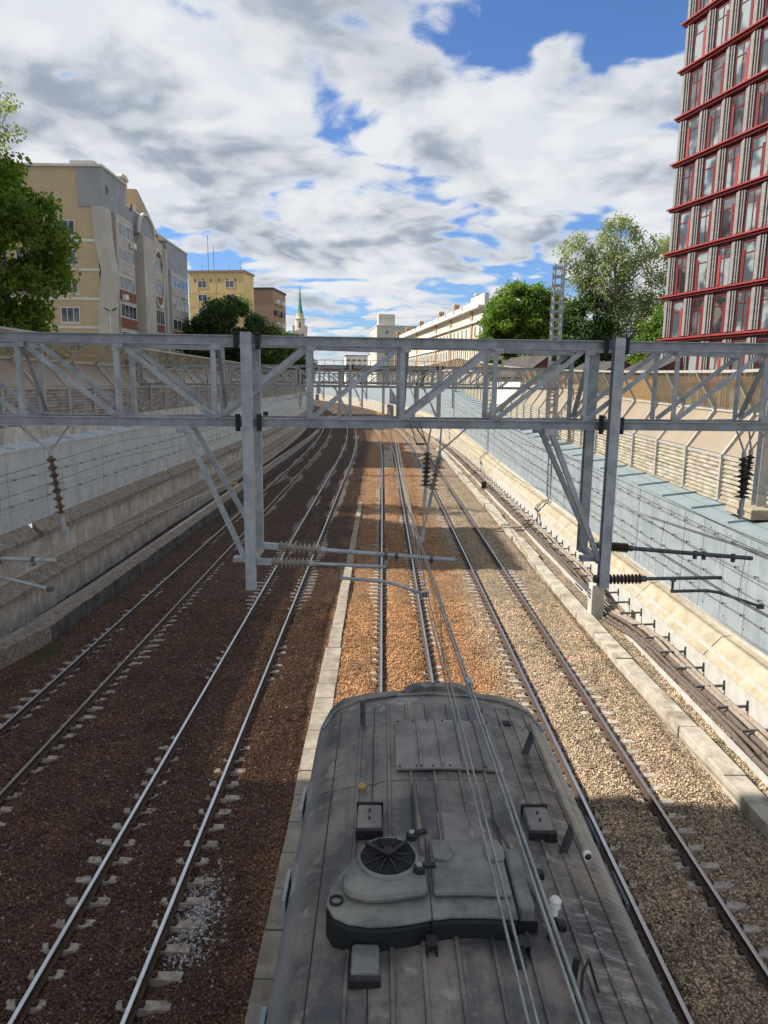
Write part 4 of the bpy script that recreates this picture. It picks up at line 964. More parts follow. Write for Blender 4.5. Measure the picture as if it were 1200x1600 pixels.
# sides, underframe, bogies
m = MB()
for sx in (-1, 1):
    for y in np.arange(-7, 8.5, 2.4): m.box((sx*1.578, y, 2.9), (.02, 1.3, .7))
m.build('side_grille', 'frame_dark', lo)
m = MB(); m.box((0, 0, .95), (2.7, 18.5, .35)); m.build('underframe', 'black', lo)
for yc in (-5.5, 5.2):
    m = MB(); m.box((0, yc, .6), (2.3, 4.6, .3)); bo = m.build('bogie', 'black', lo)
    for dy in (-1.5, 1.5):
        m = MB()
        for sx in (-.795, .795): m.lathe((sx-.065, yc+dy, .63), (1, 0, 0), [(0, .62), (.13, .62)], 28)
        m.lathe((-.8, yc+dy, .63), (1, 0, 0), [(0, .09), (1.6, .09)], 12); m.build('wheelset', 'rail_side', bo, smooth=True)
m = MB(); m.box((-1.6, 4.6, 3.9), (.04, .5, .12)); m.build('side_lamp', 'blue', lo)

# ================================================================== TREES
def tree(name, loc, H, crown, label, leaf, n_clumps, per, lsize, bark='bark', seed=0, trunk_r=.25, lean=(0, 0), group='trees beside the railway', clump=.9, limbs=9, hang=0):
    """crown: list of ellipsoids (cx, cy, cz, rx, ry, rz) relative to the base"""
    rn = np.random.default_rng(seed); rd = random.Random(seed)
    t = thing(name, loc, label, 'tree', group)
    top = Vector((lean[0], lean[1], H*.86)); m = MB()
    pts = []
    for i in range(9):
        u = i/8; pts.append(Vector((lean[0]*u*u+.12*math.sin(u*5+seed), lean[1]*u*u+.12*math.cos(u*4+seed), top.z*u)))
    def taper(path, r0, r1, n=7):
        n0 = len(m.v)
        for i, p in enumerate(path):
            d = path[min(i+1, len(path)-1)]-path[max(0, i-1)]; r, u = m.frame(d, Vector((.1, .2, 1)) if abs(d.normalized().z) < .95 else Vector((0, 1, 0)))
            rad = r0+(r1-r0)*i/(len(path)-1)
            for j in range(n): a = 2*math.pi*j/n; m.v.append(tuple(p+(r*math.cos(a)+u*math.sin(a))*rad))
        for i in range(len(path)-1):
            for j in range(n): a = n0+i*n+j; b = n0+i*n+(j+1) % n; m.face((a, b, b+n, a+n))
    taper(pts, trunk_r, trunk_r*.2)
    # clump centres in the crown
    C = []; vol = np.array([e[3]*e[4]*e[5] for e in crown]); vol = vol/vol.sum()
    for i in range(n_clumps):
        e = crown[rn.choice(len(crown), p=vol)]
        d = rn.normal(size=3); d /= np.linalg.norm(d); r = rn.uniform(.45, 1.)**.6
        C.append((e[0]+d[0]*e[3]*r, e[1]+d[1]*e[4]*r, e[2]+d[2]*e[5]*r))
    C = np.array(C)
    sel = rn.choice(len(C), min(len(C), limbs*3), replace=False)
    for q in sel:
        c = Vector(C[q]); u = max(.25, min(.9, (c.z*.75)/top.z)); k = u*8; i = int(min(7, k)); s = pts[i].lerp(pts[i+1], k-i)
        mid = s.lerp(c, .5)+Vector((rd.uniform(-.3, .3), rd.uniform(-.3, .3), .35)); taper([s, s.lerp(mid, .5), mid, mid.lerp(c, .6), c], trunk_r*.34*(1-u*.5), .015, 5)
    m.build('trunk', bark, t, smooth=True)
    sz = rn.uniform(.6, 1.35, n_clumps)
    cnt = (per*sz**2).astype(int); idx = np.repeat(np.arange(n_clumps), cnt); n = len(idx)
    d = rn.normal(size=(n, 3)); d /= np.linalg.norm(d, axis=1, keepdims=True); r = rn.uniform(0, 1, (n, 1))**.42
    P = C[idx]+d*r*(clump*sz[idx])[:, None]*np.array([1, 1, .72])
    P[:, 2] -= hang*rn.uniform(0, 1, n)**2
    # leaf quads, tilted at random but mostly facing outwards and up
    nn = rn.normal(size=(n, 3))*.75+d*.6+np.array([0, 0, .5]); nn /= np.linalg.norm(nn, axis=1, keepdims=True)
    a = np.cross(nn, rn.normal(size=(n, 3))); a /= np.linalg.norm(a, axis=1, keepdims=True); b = np.cross(nn, a)
    L = (lsize*rn.uniform(.6, 1.3, n))[:, None]
    V = np.stack([P-a*L*.5, P+b*L*.32+nn*L*.06, P+a*L*.5, P-b*L*.32+nn*L*.06], 1).reshape(-1, 3)
    me = bpy.data.meshes.new('crown'); me.vertices.add(n*4); me.vertices.foreach_set('co', V.ravel())
    me.loops.add(n*4); me.loops.foreach_set('vertex_index', np.arange(n*4)); me.polygons.add(n)
    me.polygons.foreach_set('loop_start', np.arange(0, n*4, 4)); me.polygons.foreach_set('loop_total', np.full(n, 4))
    me.materials.append(MT[leaf]); me.update(calc_edges=True); me.validate()
    link('crown', me, t)
    return t
G = 6.95
tree('broadleaf_tree', (-24.2, 46, G), 19, [(0, 0, 9.5, 4.2, 4, 6.2), (-2.6, 0, 11.5, 3.5, 3.5, 5.), (2.6, -.3, 10.2, 2.2, 2.4, 3.), (.0, 0, 3.8, 3.4, 3, 3.2)], 'big green tree at the left edge before the tan brick building', 'leaf', 330, 150, .30, seed=3, trunk_r=.35, clump=1.0)
tree('poplar_tree', (-28.5, 54, G), 25, [(-.6, 0, 17.5, 2.6, 2.2, 4.2), (.6, 0, 20.5, 2.2, 2, 2.6), (1.6, 0, 15.5, 1.6, 1.6, 1.6)], 'sparse silvery poplar top rising behind the big left tree', 'leaf_silver', 90, 48, .26, seed=5, trunk_r=.28, clump=.8)
tree('broadleaf_tree', (-23.6, 112, G), 17, [(0, 0, 9.5, 5.2, 4.5, 5.2), (-4, 0, 7.5, 4., 4, 4.4), (4.4, 0, 7., 4.2, 4, 4.2), (0, 0, 4, 6, 4, 4)], 'wide dark green tree before the yellow block', 'leaf_dark', 420, 120, .42, seed=8, trunk_r=.4, clump=1.3)
tree('shrubby_tree', (-30.8, 116, G), 11, [(0, 0, 6.2, 2.1, 2, 3.6)], 'small lime green tree between the tan building and the dark tree', 'leaf_lime', 90, 90, .36, seed=9, trunk_r=.2, clump=.9)
tree('broadleaf_tree', (-21.5, 150, G), 13.5, [(0, 0, 8.2, 3.8, 3.5, 3.9), (-3.5, 0, 6.5, 3.5, 3, 3.5), (2.6, 0, 5, 3.2, 3, 3.5)], 'dark green tree below the brown brick block', 'leaf_dark', 230, 100, .46, seed=11, clump=1.2)
tree('broadleaf_tree', (-22.5, 178, G), 16, [(0, 0, 10, 3.2, 3, 4), (2.2, 0, 6.5, 3.4, 3, 3.6)], 'round green treetop just left of the spire tower', 'leaf', 190, 90, .5, seed=12, clump=1.2)
GR = 5.2
tree('broadleaf_tree', (17.5, 98, GR+4.2), 16, [(0, 0, 8.5, 3.6, 3.2, 5.), (2.8, 0, 8.5, 3., 3, 4.5), (-2., 0, 6.4, 2.6, 2.6, 4.2), (5.5, 0, 7., 2.8, 2.8, 4.2)], 'bushy green tree left of the lattice mast', 'leaf', 380, 110, .36, seed=21, clump=1.05)
tree('dense_tree', (20.6, 76, GR+1.5), 14, [(0, 0, 7.6, 2.8, 2.6, 4.4), (-1.6, 0, 5.2, 2., 2, 3.4), (2.2, 0, 5., 2.4, 2, 3.6)], 'deep green tree just right of the lattice mast under the silvery birch', 'leaf_dark', 240, 110, .30, seed=22, clump=.95)
tree('dense_tree', (28.2, 72, GR+1.5), 12, [(0, 0, 6., 2.6, 2.6, 4.2), (2.2, 0, 4.6, 2., 2, 3.4), (-2.4, 0, 4.6, 2., 2, 3.)], 'leafy green tree against the corner of the red banded tower', 'leaf', 230, 110, .30, seed=23, clump=.95)
tree('birch_tree', (23.6, 76, GR+1.7), 20.5, [(-.6, 0, 13.2, 2.9, 2.6, 3.4), (-4.1, 0, 15.6, 1.9, 1.6, 1.7), (-3.2, .3, 12.4, 1.7, 1.6, 1.6), (3.9, 0, 15.4, 2.1, 2., 2.4), (.3, 0, 17.6, 2.2, 2, 1.9), (4.3, 0, 11.6, 1.9, 1.8, 2.4), (1.6, 0, 9.2, 2.4, 2.2, 2.)], 'tall airy silvery birch above the darker trees on the right', 'leaf_silver', 300, 62, .27, 'birch_bark', seed=24, trunk_r=.3, clump=.85, limbs=18, hang=.9)
tree('birch_tree', (26.5, 80, GR+1.5), 14, [(0, 0, 9.5, 2.2, 2, 3.6)], 'thin pale trunk birch behind the leafy trees on the right', 'leaf_silver', 70, 50, .27, 'birch_bark', seed=25, trunk_r=.18, hang=.6)

# ================================================================== BUILDINGS
def window(parent, p, r, n, w, h, fm, gm, bars=1, rail=None, depth=.06):
    """p = centre on the wall, r = unit vector to the right, n = outward normal"""
    p = Vector(p); r = Vector(r); n = Vector(n); u = Vector((0, 0, 1)); Mx = Matrix((r, n, u)).transposed()
    f = .07 if w < 1.4 else .09
    m = MB(); c = p+n*.03
    for s in (-1, 1):
        m.box(c+r*s*(w-f)/2, (f, depth, h), Mx); m.box(c+u*s*(h-f)/2, (w-2*f, depth*.96, f), Mx)
    for b in range(bars): m.box(c+r*(-w/2+w*(b+1)/(bars+1)), (f*.8, depth*.9, h-2*f), Mx)
    if rail: m.box(c+u*(h*rail), (w-2*f, depth*.85, f*.8), Mx)
    o = m.build('window', fm, parent)
    m = MB(); m.box(p+n*.012, (w-f, .02, h-f), Mx); m.build('pane', gm, o)
    return o
X_, Y_, Z_ = Vector((1, 0, 0)), Vector((0, 1, 0)), Vector((0, 0, 1))
# ---- red banded tower -------------------------------------------------------------------------
ang = math.atan(.27); fd = Vector((.26, -.965, 0)).normalized()      # along the facade towards the viewer
nrm = Vector((-.965, -.26, 0)).normalized()
t = thing('tower_block', (20.7, 54, 5), 'charcoal brick tower with red steel ledges and tall red windows on the right', 'building')
def tl(a, out, z): return fd*a+nrm*out+Z_*z     # along the facade from its far corner
Mf = Matrix((fd, nrm, Z_)).transposed()
FH = 3.03; Z0 = 1.4; NB = 17; BW = 2.12
m = MB(); m.box(tl(NB*BW/2+.3, -8.2, 20.5), (NB*BW+.6, 16, 41), Mf); m.build('wall', 'dark_brick', t)
m = MB()
for k in range(14):
    z = Z0+k*FH
    m.box(tl(NB*BW/2+.2, -.05, z), (NB*BW+1.1, .9, .10), Mf); m.box(tl(NB*BW/2+.2, -.05, z-.14), (NB*BW+.9, .6, .12), Mf)
    mm = MB(); mm.box(tl(-.1, -8, z), (1.0, 16, .12), Mf); m.v += [tuple(v) for v in mm.v] and []
m.build('steel_ledge', 'red_steel', t)
m = MB()
for k in range(13):
    for b in range(NB+1):
        z = Z0+k*FH; a = b*BW+.42
        for i, (da, o) in enumerate(((-.34, .10), (-.20, .16), (-.06, .22), (.08, .28), (.22, .18), (.36, .11))): m.box(tl(a+da-.12, o/2+.001*i, z+FH/2-.1), (.09, o, FH-.48), Mf)
m.build('brick_fin', 'dark_brick', t)
far_m = [MB(), MB()]
for k in range(13):
    for b in range(NB):
        z = Z0+k*FH+1.33; a = b*BW+1.42; side = .42 if (b*3+k) % 3 else -.42
        if b < 8 and k != 0:
            w = window(t, tl(a, .005, z), fd, nrm, 1.18, FH-.5, 'red_panel', 'glass_curtain' if (b*7+k*5) % 9 < 6 else 'glass', 1 if (b+k) % 2 else 0, .22)
            m = MB(); m.box(tl(a+side, .05, z-.2), (.24, .05, FH-1.1), Mf); m.build('side_panel', 'red_steel' if (b+2*k) % 4 == 0 else 'red_panel', w)
        else:
            m = far_m[0]
            for q in (-.55, .55): m.box(tl(a+q, .035, z), (.08, .06, FH-.5), Mf)
            for q in (-.5, .5): m.box(tl(a, .034, z+q*(FH-.58)), (1.02, .058, .08), Mf)
            far_m[1].box(tl(a, .017, z), (1.1, .02, FH-.58), Mf)
o = far_m[0].build('window', 'red_panel', t); o['kind'] = 'stuff'; far_m[1].build('pane', 'glass_curtain', o)
# ---- tan brick building on the left ------------------------------------------------------------
t = thing('apartment_building', (-30.6, 81, G), 'tan brick apartment building with grey attic and arched bay behind the left tree', 'building')
def P(tt, out, z): return (out, tt, z-G)          # tt along the facade away from the viewer, out to the right
def bl(name, mt, a0, a1, o0, o1, z0, z1, par=t, bevel=0): return MB().b2(P(a0, o0, z0), P(a1, o1, z1)).build(name, mt, par, bevel=bevel)
bl('wall', 'tan_brick', .0, 32, -18, -.6, G, 29.)
for z in (11.6, 14.65, 17.7, 20.75, 23.8): bl('string_course', 'white_wall', -.06, 32.05, -18.05, -.5, z, z+.28)
bl('attic', 'tan_brick', .02, 7.1, -17.9, -2.4, 29., 31.4); bl('attic', 'grey_clad', -.1, 7.0, -2.38, .25, 27.4, 31.4); bl('attic_coping', 'white_wall', -.25, 7.2, -18.2, .4, 31.4, 31.65)
# stepped down attics
bl('attic', 'grey_clad', 7.02, 12.5, -3, .12, 26.8, 29.2); bl('attic_coping', 'white_wall', 7.22, 12.5, -3.2, .2, 29.2, 29.4); bl('attic', 'tan_brick', 12.52, 21., -3, -.3, 26.6, 28.4)
bl('attic', 'grey_clad', 21.6, 32.3, -3.5, .5, 24.3, 28.0); bl('attic_coping', 'white_wall', 21.5, 32.45, -3.6, .62, 28.0, 28.2)
# roof house and barrel shapes
bl('roof_house', 'conc_white', 3.4, 6.2, -4.5, -1.8, 31.66, 33.0); bl('roof_house', 'tan_brick', 7.4, 9.7, -3.2, -.4, 29.41, 32.4)
m = MB(); cs = [P(8.55+1.3*math.cos(a), -3.3, 32.4+.5*math.sin(a)) for a in np.linspace(0, math.pi, 13)]; m.poly(cs, (3.1, 0, 0)); m.build('barrel_cap', 'white_wall', t)
m = MB(); ar = [P(12.2, -2, 28.3), P(12.2, -2, 32.3), P(13., -2, 32.4)]+[P(13+7.6*u, -2, 32.4-3.7*u**1.1) for u in np.linspace(.1, 1, 8)]+[P(20.7, -2, 28.2)]
m.poly(ar, (1.7, 0, 0)); m.build('curved_gable', 'tan_brick', t)
m = MB(); ar = [P(9.8, -.2, 26.6)]+[P(12.7-2.9*math.cos(a), -.2, 26.7+2.6*math.sin(a)) for a in np.linspace(0, math.pi, 15)]+[P(15.6, -.2, 26.6)]; m.poly(ar, (.9, 0, 0)); m.build('arched_attic', 'grey_clad', t)
m = MB(); pa = [P(12.7-3.0*math.cos(a), .75, 26.7+2.7*math.sin(a)) for a in np.linspace(0, math.pi, 21)]; m.prof(pa, [(-.15, -.15), (.15, -.15), (.15, .15), (-.15, .15)], up=(1, 0, 0)); m.build('arch_coping', 'white_wall', t)
# corner pilaster with a kink
m = MB(); m.poly([P(-.3, -1.3, G), P(-.3, -.9, 16.), P(-.3, -.3, 20.8), P(-.3, -.9, 24.5), P(-.3, -1.0, 27.4), P(-.3, .4, 27.4), P(-.3, .5, 24.0), P(-.3, .95, 20.8), P(-.3, .65, 16), P(-.3, .6, G)], (0, 2.1, 0)); m.build('pilaster', 'grey_conc', t, bevel=.05)
# bays: frame stacks with red spandrels
def stack(a0, a1, o, rows, z_top):
    bl('bay', 'grey_conc', a0, a1, -.6, o, G, z_top)
    for i, (zc, kind) in enumerate(rows):
        window(t, P((a0+a1)/2, o+.005, zc), (0, -1, 0), (1, 0, 0), (a1-a0)-.5, 1.55, 'frame_white', 'glass', 3)
        bl('spandrel', 'redbrick' if kind else 'grey_conc', a0+.2, a1-.2, o, o+.06, zc-1.95, zc-.85)
stack(2.6, 8.2, .55, [(25.9, 0), (23.2, 0), (20.1, 1), (17.0, 1), (13.9, 0), (10.8, 1)], 27.4)
stack(22.6, 31.4, .7, [(23.0, 0), (20.0, 0), (17.0, 1), (14.0, 1), (11., 1)], 24.3)
bl('pylon', 'grey_conc', 10.2, 14.2, -.6, 1.1, G, 26.6, bevel=.05); bl('pylon', 'grey_conc', 14.22, 19.6, -.6, .62, G, 27.1); bl('pylon', 'conc_white', 19.62, 20.6, -.6, .9, G, 26.6)
for zc, kind in ((24.0, 0), (21.0, 1), (17.4, 1), (14.2, 0), (11., 0)):
    window(t, P(17., .66, zc), (0, -1, 0), (1, 0, 0), 3.8, 1.9, 'frame_white', 'glass', 3)
    bl('spandrel', 'redbrick' if kind else 'grey_conc', 15.2, 18.8, .62, .7, zc-1.9, zc-.95)
m = MB(); m.prof([P(17.-2.3*math.cos(a), .72, 22.3+3.6*math.sin(a)) for a in np.linspace(0, 2*math.pi, 33)], [(-.12, -.16), (.12, -.16), (.12, .16), (-.12, .16)], up=(1, 0, 0)); m.build('oval_frame', 'white_wall', t)
m = MB(); m.poly([P(17.-1.7*math.cos(a), .63, 25.0+.9*math.sin(a)) for a in np.linspace(0, math.pi, 13)], (.05, 0, 0)); m.build('spandrel', 'redbrick', t)
m = MB(); m.prof([P(17.-2.4*math.cos(a), 1., 10.4+2.6*math.sin(a)) for a in np.linspace(0, math.pi, 17)], [(-.2, -.2), (.2, -.2), (.2, .2), (-.2, .2)], up=(1, 0, 0)); m.build('porch_arch', 'frame_dark', t)
for zc in (12., 15., 18., 21., 24.): window(t, P(9.4, -.595, zc), (0, -1, 0), (1, 0, 0), .9, 1.6, 'frame_white', 'glass', 0)
for zc in (10., 13., 16.1, 19.2, 22.2, 25.2):
    for xo in (-4.0, -8.5, -13): window(t, (xo, -.005, zc-G), (1, 0, 0), (0, -1, 0), 2.1, 1.65, 'frame_white', 'glass', 2); bl('window_band', 'white_wall', -.03, 0, xo-1.2, xo+1.2, zc-.98, zc-.84)
for tt in (1.2, 8.9): window(t, P(tt, .255 if tt < 9.4 else .13, 29.4), (0, -1, 0), (1, 0, 0), .45, .7, 'frame_dark', 'glass', 0)
for ta, za in ((6.9, 24.6), (3.4, 18.4), (28.6, 21.4), (25., 15.4)): MB().box(P(ta, .95, za), (.5, .9, .6)).build('air_conditioner', 'frame_white', t, bevel=.03)
for ta in (8.7, 10.0, 21.3): MB().tube([P(ta, -.45, G), P(ta, -.45, 26.8)], .08, 6).build('downpipe', 'grey_clad', t)
# street lamp before it
t = thing('street_lamp', (-24.6, 66, G), 'thin grey street lamp with two heads before the tan brick building', 'street lamp')
MB().tube([(0, 0, 0), (0, 0, 8.1)], .07, 8).build('pole', 'galv', t)
for s in (-1, 1): MB().box((s*.35, 0, 8.35), (.5, .2, .12), Matrix.Rotation(-s*.5, 3, 'Y')).build('lamp_head', 'dark_galv', t)
# ---- building whose eave corner peeps in at the left edge, and an unseen tall block added to shade the foreground
t = thing('corner_or_added_building', (-24, 38, G), 'building whose dark eave corner shows at the upper left edge', 'building')
MB().b2((-16, -.5, 0), (-.25, 9.0, 19.2)).build('wall', 'cream_wall', t)
m = MB(); m.poly([(-17, -1, 19.2), (.1, -1, 19.2), (.1, -1, 19.5), (-8, -1, 22.5), (-17, -1, 19.5)], (0, 10.6, 0)); m.build('roof', 'brown_brick', t)
MB().tube([(.16, 9.55, 19.28), (.14, 9.2, 18.7), (-.05, 9.05, 18.2), (-.1, 9.06, 1)], .09, 8).build('downpipe', 'galv', t, smooth=True)
for zc in (3, 6.2, 9.4, 12.6, 15.8):
    for y in (1.5, 4.5, 7.3): window(t, (-.245, y, zc), (0, -1, 0), (1, 0, 0), 1.2, 1.8, 'frame_white', 'glass', 1)
t = thing('corner_or_added_building', (-20, -20, G), 'unseen tall cream block added left of the frame to shade the foreground', 'building')
MB().b2((-18, 0, 0), (0, 36.4, 24)).build('wall', 'cream_wall', t); MB().b2((-18.4, -.4, 24), (.4, 36.7, 24.5)).build('cornice', 'white_wall', t)  # wall and cornice of the added unseen block
for zc in (3, 6.2, 9.4, 12.6, 15.8, 19.):
    for y in (2, 7, 12, 17, 22, 27, 32): window(t, (.005, y, zc), (0, -1, 0), (1, 0, 0), 1.3, 1.9, 'frame_white', 'glass', 1)
# ---- long white building on the right -----------------------------------------------------------
wd = Vector((-.125, .992, 0)).normalized(); wn = Vector((-.992, -.125, 0)).normalized()
t = thing('long_building', (20.3, 150, 5.7), 'long white classical building with tan pilasters running into the distance on the right', 'building')
Mw = Matrix((wd, wn, Z_)).transposed()
def wp(a, o, z): return wd*a+wn*o+Z_*z
LL = 117
MB().box(wp(LL/2, -8, 9.5), (LL, 16, 19), Mw).build('wall', 'cream_wall', t)
MB().box(wp(LL/2, -7.7, 16.55), (LL+.6, 16.6, .5), Mw).build('cornice', 'white_wall', t)
MB().box(wp(LL/2, -7.7, 12.4), (LL+.4, 16.3, .35), Mw).build('string_course', 'white_wall', t)
MB().box(wp(LL/2, -7.5, 19.2), (LL+1.4, 17.6, .5), Mw).build('cornice', 'white_wall', t)
m = MB()
for a in np.arange(2, LL, 9): m.box(wp(a+3.8, -.4, 20.2), (7.2, .5, 1.3), Mw)
m.box(wp(5, -.5, 20.5), (11, 1., 2.6), Mw); m.build('parapet', 'white_wall', t)
for a in (9., 30, 48, 78, 104, 126):
    MB().box(wp(a, .12, 9.6), (1.4, .3, 19.2), Mw).build('pilaster', 'tan_col', t)
    MB().box(wp(a, -1.2, 21.2), (1.3, 1.3, 2.4), Mw).build('chimney', 'tan_col', t); MB().box(wp(a, -1.2, 22.5), (1.6, 1.6, .25), Mw).build('chimney_cap', 'white_wall', t)
nw = 0
for a in np.arange(2., LL-2, 4.0):
    if any(abs(a-b) < 1.3 for b in (9., 30, 48, 78, 104, 126)): continue
    for zc, h in ((14.6, 2.1), (10.3, 2.4), (6, 2.6)): 
        window(t, wp(a, .005, zc), wd, wn, 1.25, h, 'white_wall', 'glass', 0); nw += 1
m = MB()
for a in np.arange(4., LL-2, 4.0): m.box(wp(a, .1, 7.8), (.5, .25, 9.), Mw)
m.build('pilaster_strip', 'white_wall', t)
# ---- distant blocks --------------------------------------------------------------------------------
def block(name, loc, size, rzv, wallm, label, rows, cols, fm='frame_white', win=(1.6, 1.5), roof=None, extra=None, side=0):
    t = thing(name, loc, label, 'building', rz=rzv); w, d, h = size
    MB().box((0, d/2, h/2), (w, d, h)).build('wall', wallm, t)
    MB().box((0, d/2, h+.25), (w+.5, d+.5, .5)).build('roof_edge', roof or 'roof_dark', t)
    for i in range(rows):
        z = h-2.6-i*3.1
        for j in range(cols):
            x = -w/2+w*(j+.5)/cols; window(t, (x, -.01, z), (1, 0, 0), (0, -1, 0), *win, fm, 'glass', 1)
        for j in range(side):
            y = d*(j+.5)/side; window(t, (w/2+.01, y, z), (0, -1, 0), (1, 0, 0), *win, fm, 'glass', 1)
        for j in range(side if extra == 'both' else 0):
            y = d*(j+.5)/side; window(t, (-w/2-.01, y, z), (0, 1, 0), (-1, 0, 0), *win, fm, 'glass', 1)
    return t
t = block('apartment_block', (-39.6, 174, G), (13.6, 7, 27.3), -.16, 'yellow_wall', 'yellow panel block with roof aerials rising behind the dark tree', 6, 2, win=(2.2, 1.6), roof='brown_brick')
m = MB()
for x in (-5.2, -3.2, -1.2, .8, 2.8, 4.8): m.box((x, -.015, 25.6), (.35, .03, .6))
m.build('attic_vent', 'frame_dark', t)
m = MB()
for i in range(7): m.box((0, -.012, 2.2+3.1*i+1.75), (13.2, .02, .07))
for x in (-4.4, 0, 4.4): m.box((x, -.014, 13.6), (.06, .02, 27))
m.build('panel_joint', 'brown_brick', t)
for i in range(4): MB().box((3., -.5, 20.8-3.1*i), (3.4, 1., 1.1)).build('balcony', 'ochre', t)
for x, h in ((-3.4, 9), (-2., 6.5), (-5, 2.2), (1.8, 1.4), (4.6, 3)): MB().tube([(x, 4, 27.5), (x, 4, 27.5+h)], .06, 5).build('aerial', 'dark_galv', t)
t = block('apartment_block', (-36.2, 206, G), (10.5, 14, 27.6), -.12, 'brown_brick', 'brown brick block with a balcony side right of the yellow block', 0, 0, side=0)
for i in range(8):
    for y in (2.5, 8): MB().box((5.7, y, 24.5-3.1*i), (1.1, 3.4, 1.2)).build('balcony', 'frame_dark' if i % 2 else 'grey_conc', t)
MB().box((-3, 4, 29), (1.2, 1.2, 2)).build('chimney', 'brown_brick', t)
# spire tower
t = thing('spire_tower', (-45.6, 400, 7), 'cream tower with a thin green spire far away above the gantry', 'tower')
MB().box((0, 0, 12), (9.5, 9.5, 24)).build('lower_stage', 'cream_wall', t); MB().box((0, 0, 27), (7., 7., 6)).build('upper_stage', 'cream_wall', t)
m = MB(); [m.box((x, y, 31.2), (1., 1., 3.2)) for x in (-3.2, 3.2) for y in (-3.2, 3.2)]; m.build('corner_pinnacle', 'white_wall', t)
MB().lathe((0, 0, 30), (0, 0, 1), [(0, 2.9), (.6, 3.1), (.7, 2.6), (6, 2.5), (6.1, 3.), (6.6, 3.), (6.7, 2.2), (8.6, 1.9), (8.7, 2.1), (9.1, 2.0)], 8).build('lantern', 'cream_wall', t)
MB().lathe((0, 0, 39), (0, 0, 1), [(0, 1.8), (2, 1.3), (6, .8), (15.3, .06)], 8).build('spire', 'spire', t)
m = MB(); [m.box((x, -3.52, 27), (1.1, .1, 3)) for x in (-1.7, 1.7)]; m.box((0, -2.55, 33), (1., .1, 3.2)); m.box((-1.8, -4.77, 19), (1.2, .1, 3)); m.box((1.8, -4.77, 19), (1.2, .1, 3)); m.build('window', 'glass', t)
t = block('apartment_block', (6., 330, 7), (18, 30, 27.5), .12, 'pale_slab', 'pale slab block with a rooftop hut beyond the long white building', 5, 2, roof='pale_slab', side=4, extra='both')
MB().box((-4, 8, 30.5), (7.5, 7, 5.5)).build('roof_hut', 'pale_slab', t)
t = block('apartment_block', (-16., 440, 7), (13, 20, 18.5), .1, 'white_wall', 'low white tower block far away in the gap left of the slab block', 5, 4, side=3)
t = block('apartment_block', (-2., 420, 7), (10, 20, 19), .1, 'pale_slab', 'balconied pale block far away behind the girder bridge', 5, 3, side=3)
t = block('dark_block', (56, 118, 7), (20, 14, 24), .0, 'grey_clad', 'dark grey block half hidden behind the silvery birch', 5, 5)
MB().tube([(-9.4, 1, 23.5), (-9.4, 1, 30.5)], .07, 5).build('aerial', 'dark_galv', t); m = MB(); [m.beam((-9.4-w, 1, z), (-9.4+w, 1, z), .05, .05) for z, w in ((30.2, .9), (29.2, 1.2), (28.2, .8), (27.5, 1.3))]; m.build('aerial_arm', 'dark_galv', t)
# huts behind the right barrier
def hut(loc, w, d, h, rh, rzv, wm, label):
    t = thing('house', loc, label, 'house', 'small houses behind the right noise barrier', rz=rzv)
    MB().b2((-w/2, 0, 0), (w/2, d, h)).build('wall', wm, t)
    m = MB(); m.poly([(-w/2-.5, -.5, h), (0, -.5, h+rh), (w/2+.5, -.5, h)], (0, d+1, 0)); m.build('roof', 'roof_dark', t)
    m = MB(); m.poly([(-w/2+.1, -.53, h+.05), (0, -.53, h+rh-.15), (w/2-.1, -.53, h+.05)], (0, .02, 0)); m.build('gable', 'wood_red', t)
    for x in (-w/4, w/4): window(t, (x, -.01, h*.55), (1, 0, 0), (0, -1, 0), .8, 1., 'frame_white', 'glass', 1)
hut((15.2, 68, 7.2), 5, 6, 2.6, 2.0, .35, 'white_wall', 'small dark roofed house with a red timber gable left of the mast')
hut((20.2, 62, 6.2), 5.2, 6, 3.4, 1.6, .2, 'white_wall', 'dark roofed white house right of the mast behind the barrier')
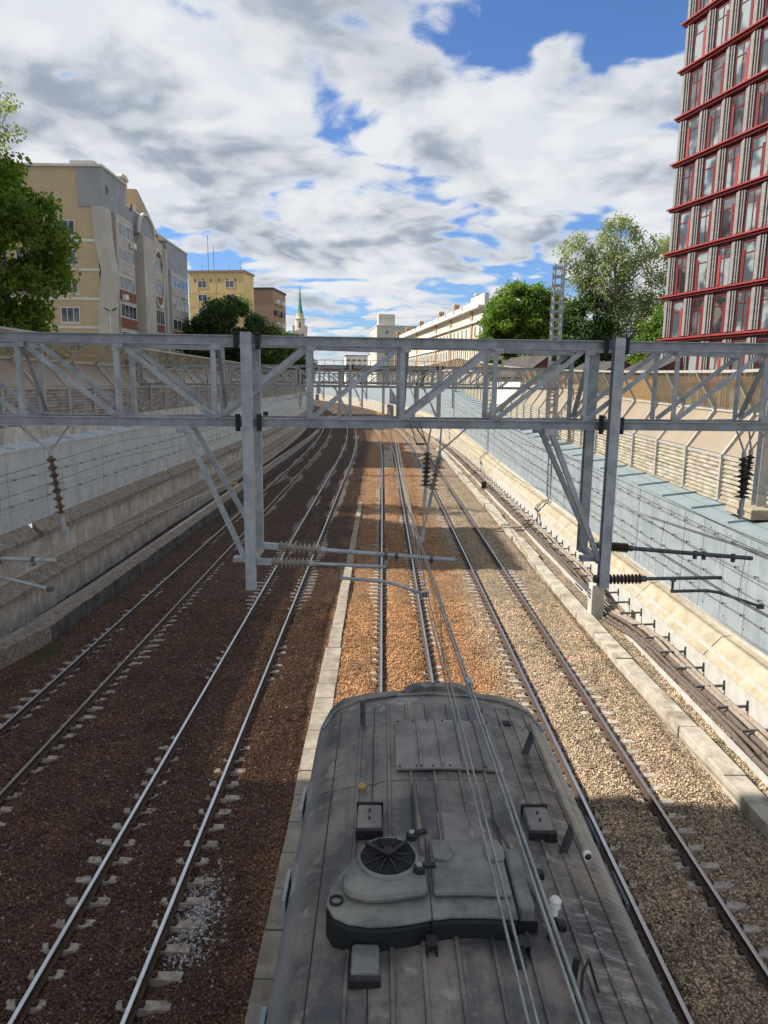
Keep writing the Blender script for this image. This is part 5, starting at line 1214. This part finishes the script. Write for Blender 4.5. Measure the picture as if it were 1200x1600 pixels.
hut((21.6, 52, 5.6), 4.6, 5, 4.4, 1.4, .1, 'ochre', 'ochre house with a brown roof beside the red banded tower')
# ---- brown girder bridge ------------------------------------------------------------------------------
BY = 160
t = thing('girder_bridge', (S(BY), BY, 7), 'brown steel girder bridge crossing the cutting in the distance', 'bridge')
MB().b2((-20, 0, 5.0), (16, 1, 6.0)).build('girder', 'brown_girder', t); MB().b2((-20, 1.01, 4.6), (16, 7, 5.3)).build('deck', 'conc', t)
m = MB(); [m.b2((x-.05, .1, 6.), (x+.05, .2, 7.)) for x in np.arange(-20, 16, 2.)]; m.b2((-20, .08, 7.), (16, .22, 7.08)); m.build('railing', 'dark_galv', t)
for x in (-17.5, 12.8): MB().b2((x-1.2, .5, -7), (x+1.2, 6.5, 4.58)).build('abutment', 'conc_dark', t)
for x in (-6.9, 3): MB().b2((x-.3, 2, -7), (x+.3, 5, 4.58)).build('pier', 'conc', t)
m = MB(); m.b2((-30, 2, -7.2), (-17.5, 6, 5)); m.b2((13, 2, -7.2), (30, 6, 5)); m.build('wing_wall', 'conc', t)
def van(loc, label, mt='frame_white'):
    t = thing('van', loc, label, 'van')
    m = MB(); m.poly([(-2.4, -.9, .4), (2.4, -.9, .4), (2.4, -.9, 1.2), (1.7, -.9, 1.35), (1.2, -.9, 2.2), (-2.4, -.9, 2.3)], (0, 1.8, 0)); m.build('body', mt, t, bevel=.08)
    for x in (-1.5, 1.5): MB().lathe((x, -.92, .38), (0, 1, 0), [(0, .36), (1.84, .36)], 14).build('wheel', 'black', t)
    m = MB(); m.box((.9, -.905, 1.7), (.8, .02, .6)); m.build('side_window', 'glass', t)
van((S(BY)-15.5, BY+2.3, 12.3), 'white van on the left end of the distant brown bridge')
# thin wires high across the far sky
t = thing('aerial_wire', (0, 150, 20), 'two thin wires crossing the far sky above the bridge', 'wire')
for z in (.0, 2.2): MB().tube([(x, 0, z+3.5*((x+5)/40)**2) for x in np.linspace(-34, 34, 21)], .02, 4).build('strand', 'dark_galv', t)
